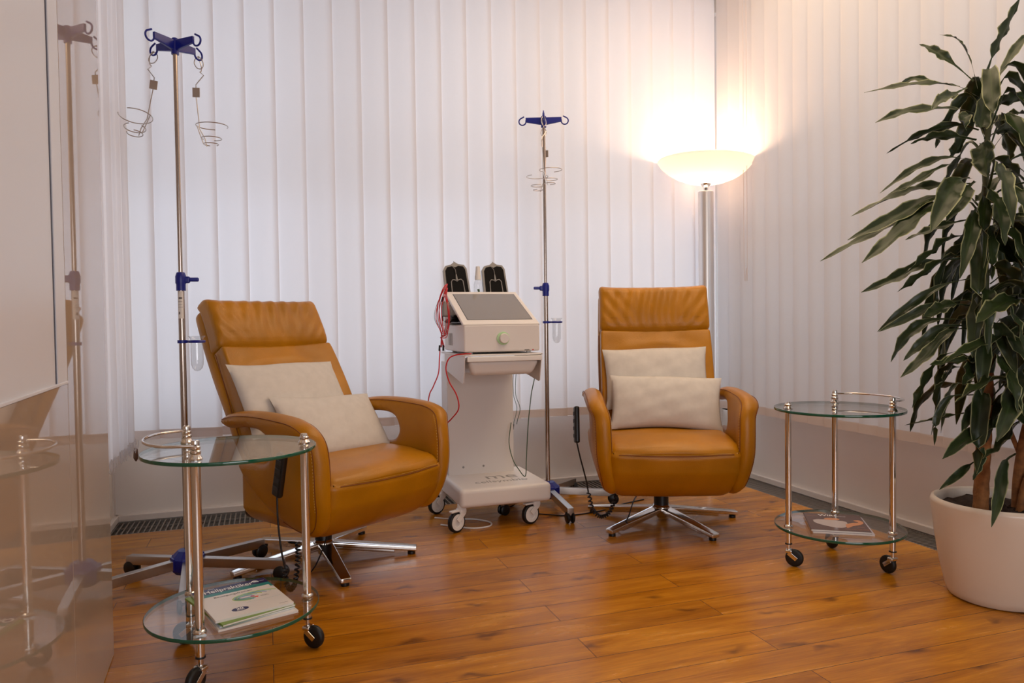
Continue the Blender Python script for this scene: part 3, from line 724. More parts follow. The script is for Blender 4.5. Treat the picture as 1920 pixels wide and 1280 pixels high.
# right table
BRN = mat('cover_brown', (92, 56, 34), .25); SKIN = mat('ink_skin', (206, 140, 96), .4); SHIRT = mat('ink_shirt', (190, 176, 176), .4)
LILAC = mat('cover_lilac', (190, 184, 196), .35)
mag('magazine', 'pale magazine lying under the brown one on the right glass table', (2.182, 2.406), -33, .222, .262, Z0, .006, LILAC, grp='magazines on the right glass table')
mt, mc = mag('magazine', 'dark brown magazine with a man in a light shirt, on right table', (2.177, 2.412), -33.5, .218, .255, Z0+.006, .007, BRN, grp='magazines on the right glass table')
text('title_lettering', 'WIRL', .032, INKW, T3(-.055, .092, zt+.0002), mt, .00006, bold=.0005)
text('title_lettering', 'FOCUS', .012, INKW, T3(.012, .088, zt+.0002), mt, .00006)
quad('cover_line', -.1, .088, -.058, .0892, SKIN, par=mt)
def blob(nm, pts, m, dz=0):
    MB().plate([tuple(p[:2]) for p in catmull([(x, y, 0) for x, y in pts]+[(pts[0][0], pts[0][1], 0)], 5)][:-1], zt+dz, zt+dz+.0001).build(nm, m, mt, flat=True)
blob('figure_head', [(-.042, .038), (-.03, .058), (0, .062), (.02, .052), (.012, .034), (-.02, .03)], SKIN, .0001)
blob('figure_shirt', [(-.085, .02), (-.06, .034), (0, .028), (.04, .01), (.03, -.06), (0, -.085), (-.05, -.06), (-.082, -.02)], SHIRT)
blob('figure_arm', [(.03, -.03), (.06, 0), (.085, .01), (.07, .036), (.095, .044), (.104, .01), (.09, -.02), (.055, -.05), (.03, -.08)], SKIN, .0001)
text('small_title', 'DEIN WEG ZUR MITTE', .0085, SKIN, T3(.02, -.10, zt+.0002), mt, .00006); quad('cover_line', .07, -.06, .095, -.058, SKIN, par=mt)

# ================================================================== INFUSION STANDS
def iv_stand(loc, angs, lens, top_rot, label, knob_rot, ring_rot, ztop=2.06, zc=1.165):
    t = thing('infusion_stand', label, 'infusion stand', (loc[0], loc[1], 0), 0, 'infusion stands')
    hb = MB()
    for k in range(1): hb.lathe([(.001, .040), (.048, .040), (.062, .055), (.064, .10), (.050, .114), (.036, .128), (.018, .132), (.001, .132)], 10)
    hub = hb.build('hub', BLUE, t, ang=25)
    for a, L in zip(angs, lens):
        M = rotz(radians(a))
        def df(p): return (p[0], p[1], p[2]-.022*(p[0]/L))
        lg = MB().rbox((.045, -.0165, .064), (L, .0165, .1), .002, n=2, k=1, deform=df, M=M).build('leg', STEEL, t)
        hb2 = MB().rbox((.036, -.019, .060), (.062, .019, .106), .003, k=2, M=M).build('socket', BLUE, hub)
        wz = .03
        MB().cyl((0, 0, .045), (0, 0, .078), .008, 12).v
        cs = MB()
        cs.lathe([(.001, .04), (.010, .04), (.010, .075), (.001, .075)], 14, M=M @ T3(L-.022, 0, 0))
        for s in (-1, 1): cs.lathe([(.001, -.008), (.022, -.008), (.028, -.004), (.0285, .004), (.022, .009), (.001, .009)], 24, M=M @ T3(L-.014, s*.013, .0288) @ Matrix.Rotation(pi/2, 4, 'X'))
        cs.rbox((-.018, -.012, .030), (.014, .012, .052), .008, k=3, M=M @ T3(L-.016, 0, 0))
        cs.build('caster', BLACK, lg, ang=50)
    MB().lathe([(.001, .10), (.0125, .10), (.0125, zc-.02), (.001, zc-.02)], 28).build('lower_pole', POLE, t)
    MB().lathe([(.001, zc-.02), (.0085, zc-.02), (.0085, ztop), (.001, ztop)], 28).build('upper_pole', POLE, t)
    cl = MB().lathe([(.001, zc-.025), (.0175, zc-.025), (.0175, zc+.0), (.020, zc+.004), (.020, zc+.03), (.015, zc+.045), (.0105, zc+.047)], 20)
    M = rotz(knob_rot); cl.rbox((.0, -.009, zc+.004), (.034, .009, zc+.030), .006, k=3, M=M).rbox((.03, -.0055, zc+.010), (.066, .0055, zc+.026), .005, k=3, M=M)
    cl.build('height_clamp', BLUE, t)
    # hook head
    hd = MB().lathe([(.001, ztop-.012), (.014, ztop-.012), (.014, ztop+.045), (.010, ztop+.05), (.001, ztop+.05)], 18)
    hooks = []
    for k in range(4):
        a = top_rot+k*pi/2; M = T3(0, 0, ztop+.018) @ rotz(a)
        def hf(p):
            f = p[0]/.095; c = p[2]
            return (p[0], p[1]*(1-.35*f), c*(1-.40*f)+.010*f)
        hd.rbox((.004, -.008, -.018), (.097, .008, .024), .003, n=3, k=2, deform=hf, M=M)
        pts = []
        for q in range(17):
            an = radians(165+q*(255/16)); pts.append((.114+.019*cos(an), 0, .004+.019*sin(an)+.0))
        pts = [(.092, 0, .012)]+pts+[(.105, 0, .030)]
        hd.tube([M @ Vector(p) for p in pts], .0036, 8)
        hooks.append(M @ Vector((.114, 0, -.013)))
    hd.build('hook_head', BLUE, t)
    return t, hooks
def cup_holder(t, loc, z, ang, label):
    M = rotz(ang)
    rg = MB().lathe_open([(.0135, z-.006), (.018, z-.006), (.018, z+.006), (.0135, z+.006), (.0135, z-.006)], 22)
    rg.rbox((.015, -.004, z-.005), (.032, .004, z+.005), .002, M=M)
    pts = [(.057+.027*cos(a), .027*sin(a), z) for a in [2*pi*i/28 for i in range(28)]]
    rg.tube([M @ Vector(p) for p in pts], .0058, 6, closed=True)
    rg.build('cup_ring', BLUE, t)
    c = MB(); pr = [(.001, -.116), (.010, -.113), (.018, -.104), (.0225, -.09), (.0232, -.07), (.0228, .0), (.024, .012), (.032, .020)]
    inn = [(max(.001, r-.0012), zz+.0012) for r, zz in reversed(pr)]
    c.lathe_open(pr+inn, 36)
    o = c.build('drip_cup', VIAL, ang=60); o.location = (loc[0]+.057*cos(ang), loc[1]+.057*sin(ang), z)
    return tag(o, label, 'glass cup')
IVL = (-.310, 3.132); IVR = (1.445, 3.753)
sl, hkL = iv_stand(IVL, [-16, 40, 142, 206, 273], [.375, .36, .30, .38, .36], radians(95.7+42), 'steel infusion stand with blue hooks beside the left armchair and cabinet', radians(-6), 0)
sr, hkR = iv_stand(IVR, [-18, 44, 117, 202, 265], [.37, .36, .33, .33, .40], radians(68.9), 'thin steel infusion stand with blue hooks between the medical trolley and right armchair', radians(170), 0)
# printed label round the left pole
lb = MB(); vs = []; fs = []
for i in range(9):
    a = radians(-150+i*12.5)
    for z in (1.032, 1.138 if i > 1 else 1.125): vs.append((.0129*cos(a), .0129*sin(a), z))
lb.add(vs, [(2*i, 2*i+2, 2*i+3, 2*i+1) for i in range(8)]); lb.build('printed_label', PAPER, sl)
lt = MB()
def arcstrip(z0, z1, a0, a1):
    vs = []; n = 6
    for i in range(n+1):
        a = radians(a0+(a1-a0)*i/n)
        for z in (z0, z1): vs.append((.0131*cos(a), .0131*sin(a), z))
    lt.add(vs, [(2*i, 2*i+2, 2*i+3, 2*i+1) for i in range(n)])
arcstrip(1.108, 1.114, -128, -70); arcstrip(1.096, 1.0972, -140, -70); arcstrip(1.085, 1.086, -140, -70); arcstrip(1.075, 1.076, -140, -60); arcstrip(1.048, 1.058, -130, -108)
lt.build('label_print', INK, sl)
cup_holder(sl, IVL, .942, radians(-20), 'clear glass cup in a blue ring on the left infusion stand')
cup_holder(sr, IVR, .998, radians(-22), 'clear glass cup in a blue ring on the right infusion stand')

def basket(label, p, ang, tilt=0, plate_a=0, s=1.0, flip=1):
    """wire bottle holder: local z=0 is where it hangs on the hook"""
    t = thing('bottle_basket', label, 'wire bottle holder', p, ang, 'wire bottle holders on the infusion stands')
    t.rotation_euler = (tilt, 0, ang)
    w = MB(); r = .0019
    w.tube([(.0, .0, .012), (-.012, 0, .002), (-.016, 0, -.016), (-.006, 0, -.034), (.010, 0, -.036), (.018, 0, -.02), (.012, 0, .0), (.0, 0, .012), (0, .012, .004), (.006, .016, -.02), (.008, .008, -.042), (.004, 0, -.05)], r, 6, smooth=5)
    w.tube([(.004, 0, -.05), (.018, 0, -.062), (-.012*flip-.0, 0, -.10), (-.012*flip, 0, -.115)], r, 6)
    w.tube([(-.012*flip, 0, -.150), (-.004*flip, 0, -.245), (-.002, 0, -.275), (.018, 0, -.315), (.024, 0, -.345)], r, 6)
    def ring(rad, z, cx, gap=50, a0=0):
        pts = [(cx+rad*cos(radians(a0+gap/2+(360-gap)*i/30)), rad*sin(radians(a0+gap/2+(360-gap)*i/30)), z) for i in range(31)]; w.tube(pts, r, 6)
    ring(.060, -.262, .045, 60, 60); ring(.038, -.312, .042, 70, 120); ring(.028, -.335, .040, 60, 80)
    w.tube([(-.012, 0, -.262), (.004, 0, -.312), (.012, 0, -.335)], r, 6)
    w.build('wire_frame', STEEL, t)
    MB().rbox((-.014, -.0012, -.150), (.014, .0012, -.112), .0011, k=2, M=T3(-.012*flip, 0, 0) @ T3(0, 0, -.13) @ Matrix.Rotation(plate_a, 4, 'Z') @ T3(0, 0, .13)).build('clip_plate', STEEL, t)
    return t
def hp(base, v): return (base[0]+v.x, base[1]+v.y, v.z)
# hook 0..3 of the left stand; the two on the camera's left and right that carry baskets
basket('wire bottle holder swinging tilted from the left hooks of the left stand', hp(IVL, hkL[0] if hkL[0].x < -.02 else hkL[1]), radians(160), radians(14), .5, flip=1)
basket('wire bottle holder hanging straight from the right hooks of the left stand', hp(IVL, max(hkL, key=lambda v: v.x-.4*v.y*-1)), radians(-8), 0, 0)
near = min(hkR, key=lambda v: v.y); far = max(hkR, key=lambda v: v.y)
basket('wire bottle holder on the near hook of the right stand, before its pole', hp(IVR, near), radians(20), 0, .6)
basket('wire bottle holder on the far hook of the right stand, behind its pole', hp(IVR, far), radians(190), 0, -.8)

# ================================================================== MEDICAL TROLLEY
CX, CY = 1.05, 3.40
t = thing('medical_trolley', 'white wheeled equipment trolley with drawer, between armchair and infusion stand', 'equipment trolley', (CX, CY, 0))
def L(x, y, z): return (x-CX, y-CY, z)
MB().rbox(L(.858, 3.39, .114), L(1.325, 3.86, .206), .022, n=2, k=5).build('base_platform', WHITE, t)
c = MB().rbox(L(.885, 3.735, .198), L(1.245, 3.87, .80), .006, k=2).build('column', WHITE, t)
sc = MB()
for x in (.965, 1.075): sc.lathe([(.001, 0), (.006, 0), (.005, .003), (.001, .003)], 14, M=T3(*L(x, 3.735, .245)) @ Matrix.Rotation(pi/2, 4, 'X'))
sc.build('screw', GREYP, c)
Mt = T3(*L(.985, 3.50, .2125))
text('deck_lettering', 'me', .14, GREYP, T3(*L(1.045, 3.58, .2062)), t, .0002, 'LEFT')
text('deck_lettering', 'cellsymbio', .066, GREYP, T3(*L(.965, 3.50, .2062)), t, .0002, 'LEFT')
for i, (x, y, a) in enumerate(((.872, 3.43, .5), (1.255, 3.44, .35), (.86, 3.80, .4), (1.27, 3.80, .3))):
    M = T3(*L(x, y, 0)) @ rotz(a)
    c = MB().cyl(M @ Vector((-.0, 0, .095)), M @ Vector((0, 0, .128)), .019, 18)
    for s in (-1, 1): c.rbox((-.05, -.0022, -.013), (.008, .0022, .013), .002, k=2, M=M @ T3(0, s*.018, .090) @ Matrix.Rotation(radians(-42), 4, 'Y'))
    c.rbox((-.022, -.021, .082), (.022, .021, .115), .012, k=4, M=M)
    c.rbox((-.07, -.013, .098), (-.015, .013, .108), .004, k=2, M=M)
    cs = c.build('caster', WHITEG, t)
    Mw = M @ T3(-.032, 0, .050) @ Matrix.Rotation(pi/2, 4, 'X')
    MB().lathe_open([(.038, -.012), (.046, -.012), (.05, -.007), (.05, .007), (.046, .012), (.038, .012), (.038, -.012)], 36, M=Mw).build('tyre', RUBBER, cs, ang=60)
    MB().lathe([(.001, -.006), (.022, -.008), (.024, -.012), (.039, -.0125), (.039, .0125), (.024, .012), (.022, .008), (.001, .006)], 36, M=Mw).build('wheel_disc', WHITEG, cs, ang=30)
# brackets, drawer
for x in (.868, 1.246):
    s = -1 if x < 1 else 1
    br = [(.0, .852), (.0, .835), (.028, .722), (.045, .715), (.40, .765), (.40, .852)]
    MB().plate([(y, z) for y, z in br], -.002, .002, T3(*L(x, 3.30, 0)) @ Matrix(((0, 0, 1, 0), (1, 0, 0, 0), (0, 1, 0, 0), (0, 0, 0, 1)))).build('side_bracket', WHITE, t, flat=True)
MB().rbox(L(.862, 3.30, .8445), L(1.252, 3.76, .8525), .002).build('shelf_plate', WHITE, t)
def trd(p):
    f = (.815-p[2])/.06
    return (p[0]-(p[0]-0)*0+(.02*f if p[0] < 0 else -.025*f), p[1]+.02*f*(1 if p[1] < .0 else 0), p[2])
dr = MB().rbox(L(.885, 3.30, .752), L(1.235, 3.66, .822), .022, n=2, k=4, deform=trd).build('drawer', WHITEG, t)
MB().rbox(L(.876, 3.285, .818), L(1.244, 3.31, .842), .004, k=2).build('drawer_lip', WHITEG, dr)

# ------------------------------------------------------------------ device with sloping screen
DX, DY, DZ = 1.055, 3.46, .853
d = thing('medical_device', 'white medical device with sloping grey screen and green-ringed dial, on trolley', 'medical device', (DX, DY, DZ))
def D(x, y, z): return (x-DX, y-DY, z-DZ)
MB().rbox(D(.868, 3.315, .862), D(1.244, 3.70, .992), .010, k=3).build('housing', WHITE, d)
gr = MB()
for y in (3.60, 3.57, 3.54): gr.rbox(D(.8655, y, .89), D(.8675, y+.006, .95), .0008)
gr.build('side_slots', GREYP, d)
ft = MB()
for x in (.91, 1.2):
    for y in (3.36, 3.66): ft.cyl(D(x, y, .853), D(x, y, .864), .012, 14)
ft.build('rubber_foot', WHITEG, d)
# sloping panel from the front edge up to the back
sl_ang = math.atan2(1.158-.995, 3.665-3.318); Ls = hypot(1.158-.995, 3.665-3.318)
Ms = T3(*D(1.055, 3.318, .995)) @ Matrix.Rotation(sl_ang, 4, 'X')
b = MB().rbox((-.190, -.004, -.016), (.190, Ls+.004, .0), .006, n=1, k=3, M=Ms).build('screen_panel', WHITE, d)
MB().box((-.155, .045, .0002), (.165, Ls-.032, .0012), M=Ms).build('screen', SCREEN, b, flat=True)
MB().box((-.158, .042, -.0005), (.168, Ls-.029, .0004), M=Ms).build('screen_border', BLACK, b, flat=True)
MB().rbox(D(.93, 3.50, .985), D(1.20, 3.69, 1.06), .01).build('screen_mount', WHITE, d)
MB().rbox(D(.875, 3.66, .985), D(1.25, 3.80, 1.10), .008).build('rear_housing', WHITE, d)
k = MB().lathe_open([(.016, 0), (.031, 0), (.031, .004), (.026, .006), (.016, .005)], 36, M=T3(*D(1.058, 3.315, .925)) @ Matrix.Rotation(pi/2, 4, 'X')).build('dial_ring', RINGG, d)
MB().lathe([(.001, 0), (.0235, 0), (.0235, .016), (.021, .020), (.001, .020)], 36, M=T3(*D(1.061, 3.315, .925)) @ Matrix.Rotation(pi/2, 4, 'X')).build('dial', WHITE, d)
MB().rbox(D(1.165, 3.3145, .8655), D(1.19, 3.317, .871), .0008).build('name_plate', GREYC, d); MB().rbox(D(1.205, 3.3135, .8655), D(1.211, 3.317, .871), .0008).build('indicator_light', REDC, d)
# ------------------------------------------------------------------ two treatment pads leaning on top
def pad(label, x, z0=1.102, lean=12, roll=0):
    p = thing('electrode_pad', label, 'electrode pad', (x, 3.745, z0), 0, 'electrode pads')
    M = Matrix.Rotation(radians(roll), 4, 'Y') @ Matrix.Rotation(radians(-lean), 4, 'X')
    o = [(-.070, 0), (.068, 0), (.062, .185), (.050, .206), (.02, .212), (0, .226), (-.02, .212), (-.050, .206), (-.064, .185)]
    MB().plate(o, 0, .022, M @ Matrix(((1, 0, 0, 0), (0, 0, 1, 0), (0, 1, 0, 0), (0, 0, 0, 1)))).build('frame', GREYP, p, ang=25)
    i = [(-.060, .004), (.059, .004), (.053, .18), (.043, .197), (.018, .202), (0, .194), (-.018, .202), (-.043, .197), (-.054, .18)]
    MB().plate(i, -.003, .004, M @ Matrix(((1, 0, 0, 0), (0, 0, 1, 0), (0, 1, 0, 0), (0, 0, 0, 1)))).build('rubber_face', PADF, p, ang=25)
    tr = [(-.036, .0), (-.031, .118), (-.022, .128), (-.010, .126), (0, .118), (.010, .126), (.022, .128), (.032, .118), (.037, .0)]
    g = MB().tube([M @ Vector((a, -.005, b)) for a, b in tr], .0026, 6)
    g.tube([M @ Vector((0, -.005, .122)), M @ Vector((0, -.006, .155))], lambda t: .006-.003*t, 8); g.build('inner_pad', GREYP, p)
    MB().tube([M @ Vector(q) for q in ((0, -.006, .15), (-.004, -.008, .185), (-.022, .01, .2), (-.045, .03, .17), (-.05, .06, .10))], .002, 6, smooth=5).tube([M @ Vector((0, .008, .195)), M @ Vector((0, .01, .232))], lambda t: .007-.006*t, 8).build('lead_wire', GREYC, p)
    return p
pad('black pad with grey frame, left of the spray bottle on the medical device', .962, roll=-4)
pad('black pad with grey frame, right of the spray bottle on the medical device', 1.170, roll=-3)
# ------------------------------------------------------------------ spray bottle
s = thing('spray_bottle', 'small clear bottle with white spray cap between the two black pads', 'bottle', (1.062, 3.745, 1.101))
MB().lathe([(.001, 0), (.021, 0), (.0225, .003), (.0225, .10), (.018, .118), (.011, .126), (.001, .127)], 26).build('bottle_body', VIAL, s)
MB().lathe([(.001, .124), (.0165, .124), (.0165, .144), (.0145, .148), (.0125, .170), (.0105, .194), (.001, .196)], 20).build('spray_cap', WHITEG, s)
MB().tube([(-.006, -.0235, .075), (-.002, -.024, .06)], .006, 8).build('label_spot', GREENC, s)
# ------------------------------------------------------------------ gloves
g = MB(); rnd = random.Random(4)
for k in range(5):
    y = 3.62-.035*k; x = .880-.004*k
    g.tube([(x+.04, y+.02, 1.012), (x+.0, y, 1.008+.006*k*0+.006), (x-.018, y-.008, 1.012), (x-.028, y-.014, 1.006)], lambda t: .0105-.003*t, 8, smooth=4)
    g.tube([(x+.03, y+.01, 1.026), (x+.0, y-.01, 1.032-.005*(k % 2)), (x-.014, y-.016, 1.03)], lambda t: .0095-.003*t, 8, smooth=4)
g.rbox((.885, 3.45, .994), (.94, 3.65, 1.028), .012, n=3, k=3)
tag(g.build('glove', BLACK, ang=80), 'pair of black rubber gloves stuffed under the screen, left side of device', 'gloves')
# ------------------------------------------------------------------ cables
def cable(name, label, paths, m, r=.0022, grp=None, ends=None):
    t = thing(name, label, 'cable', paths[0][0]); off = Vector(paths[0][0]); mb = MB()
    for p in paths: mb.tube([Vector(q)-off for q in p], r, 6, smooth=6)
    mb.build('lead', m, t)
    if ends:
        for e in ends:
            MB().tube([Vector(e[0])-off, Vector(e[1])-off], .0045, 8).build('connector', BLACK, t)
    return t
rnd = random.Random(11)
loops = []
top = Vector((.842, 3.50, 1.20))
for k in range(7):
    wd = rnd.uniform(.018, .055); d0 = rnd.uniform(.13, .18)
    cx, cy = .812+rnd.uniform(-.008, .008), 3.46+rnd.uniform(-.02, .02)
    zz = 1.205-rnd.uniform(0, .03)
    loops.append([(.838, 3.50, 1.19), (cx, cy, zz-.03), (cx-wd*.5-.01, cy, zz-.10), (cx-wd-.0, cy-.01, zz-.17), (cx-wd*.5, cy-.01, zz-.23), (.795, 3.46, .94), (.800+rnd.uniform(-.01, .01), 3.46, .885)])
    loops.append([(.838, 3.50, 1.17), (cx+.004, cy, zz-.05), (cx+wd*.45, cy, zz-.12), (cx+wd*.5, cy, zz-.18), (cx+wd*.1, cy, zz-.24), (.79, 3.46, .93)])
cable('cable_bundle', 'tangled red cables hanging down the left side of the medical device', loops[:9], REDC, .0019, ends=[((.785, 3.455, .895), (.783, 3.455, .868)), ((.803, 3.455, .895), (.802, 3.455, .868)), ((.80, 3.45, 1.10), (.803, 3.45, 1.125)), ((.80, 3.45, 1.01), (.798, 3.45, 1.035))])
cable('cable_bundle', 'thin grey cables mixed among the hanging red ones, left of device', loops[9:], GREYC, .0014)
MB()
dk = MB().rbox((.802, 3.455, 1.03), (.838, 3.50, 1.105), .012, k=4)
tag(dk.build('connector_box', GREYP), 'small grey oval connector box among the red cables', 'connector box')
cable('red_cable', 'single red lead dropping from the device behind the left armchair', [[(.789, 3.467, .874), (.77, 3.40, .83), (.759, 3.377, .766), (.735, 3.385, .704), (.715, 3.392, .654), (.70, 3.41, .50), (.72, 3.45, .30)]], REDC, .0028)
cable('red_cable', 'red lead looping out from under the device in front of the drawer bracket', [[(.90, 3.31, .857), (.848, 3.257, .858), (.818, 3.267, .855), (.787, 3.277, .839), (.773, 3.282, .795), (.786, 3.278, .734), (.817, 3.268, .673), (.826, 3.265, .612), (.802, 3.30, .563), (.773, 3.40, .50), (.78, 3.6, .40)]], REDC, .0032)
cable('green_cable', 'two thin grey-green wires hanging loose beside the trolley column', [[(1.251, 3.72, .76), (1.251, 3.75, .703), (1.252, 3.749, .611), (1.268, 3.745, .539), (1.253, 3.749, .467), (1.250, 3.752, .45)], [(1.264, 3.72, .76), (1.264, 3.745, .702), (1.263, 3.746, .611), (1.285, 3.741, .539), (1.272, 3.743, .482), (1.266, 3.745, .452)]], GREENC, .0016, ends=[((1.250, 3.752, .452), (1.246, 3.752, .425))])
cable('green_cable', 'long green cable dropping from the drawer to the trolley platform', [[(1.27, 3.52, .82), (1.279, 3.487, .741), (1.26, 3.493, .633), (1.243, 3.499, .472), (1.233, 3.502, .31), (1.227, 3.505, .222), (1.21, 3.56, .25), (1.20, 3.62, .29), (1.20, 3.68, .37), (1.22, 3.70, .47)]], GREENC, .0026)
cable('white_cable', 'white cable lying in a loop on the floor under the trolley', [[(.80, 3.56, .004), (.86, 3.50, .004), (.94, 3.44, .004), (1.02, 3.45, .004), (1.04, 3.52, .004), (.98, 3.60, .004), (.88, 3.64, .004), (.80, 3.70, .004)]], WHITEG, .004)
cable('floor_cable', 'thin dark cable lying on the floor behind the right armchair', [[(1.30, 3.60, .003), (1.45, 3.50, .003), (1.65, 3.52, .003), (1.80, 3.60, .003), (1.98, 3.66, .003)]], BLACK, .003)

# ================================================================== POTTED DRACAENA
PX, PY = 2.458, 1.93
t = thing('potted_dracaena', 'tall striped-leaf dracaena in a large white round pot at right', 'potted plant', (PX, PY, 0))
pp = [(.001, 0), (.145, 0), (.158, .006), (.168, .03), (.188, .12), (.203, .22), (.212, .30), (.216, .333), (.212, .346), (.203, .350), (.194, .345), (.190, .330), (.187, .30), (.001, .30)]
MB().lathe(pp, 72).build('pot', POTM, t, ang=50)
sb = MB(); vs = [(0, 0, .318)]; fs = []; NR = 40
for j in range(1, 9):
    for k in range(NR):
        a = 2*pi*k/NR; r = .187*j/8; vs.append((r*cos(a), r*sin(a), .316+.006*sin(k*1.9+j*2.3)+.004*sin(k*5.1-j)))
for k in range(NR): fs.append((0, 1+k, 1+(k+1) % NR))
for j in range(7):
    for k in range(NR): fs.append((1+j*NR+k, 1+(j+1)*NR+k, 1+(j+1)*NR+(k+1) % NR, 1+j*NR+(k+1) % NR))
sb.add(vs, fs).build('soil', SOIL, t)
tk = MB().tube([(-.072, .015, .30), (-.068, .012, .45), (-.060, .01, .60), (-.055, .01, .72), (-.052, .01, .80)], lambda q: .025-.002*q+.0012*sin(q*60), 12, smooth=8)
tk.build('cane', BARK, t)
MB().tube([(.055, -.025, .30), (.06, -.025, .42), (.078, -.03, .55), (.10, -.04, .66)], lambda q: .02-.004*q, 12, smooth=6).tube([(.075, -.02, .50), (.055, 0, .58), (.02, .0, .64)], .008, 8, smooth=5).build('cane', BARK, t)
MB().tube([(.03, -.05, .30), (.05, -.06, .42), (.10, -.08, .52)], lambda q: .013-.003*q, 10, smooth=6).build('cane', BARK, t)
MB().tube([(-.055, .01, .74), (-.05, .01, .95), (-.058, .012, 1.2), (-.055, .012, 1.5), (-.042, .01, 1.72), (-.036, .008, 1.85)], lambda q: .014-.006*q+.0012*sin(q*150), 10, smooth=8).build('stem', BARKD, t)
MB().tube([(.09, -.04, .6), (.12, -.05, .9), (.13, -.06, 1.3), (.13, -.06, 1.5)], lambda q: .010-.005*q, 10, smooth=8).build('stem', BARKD, t)
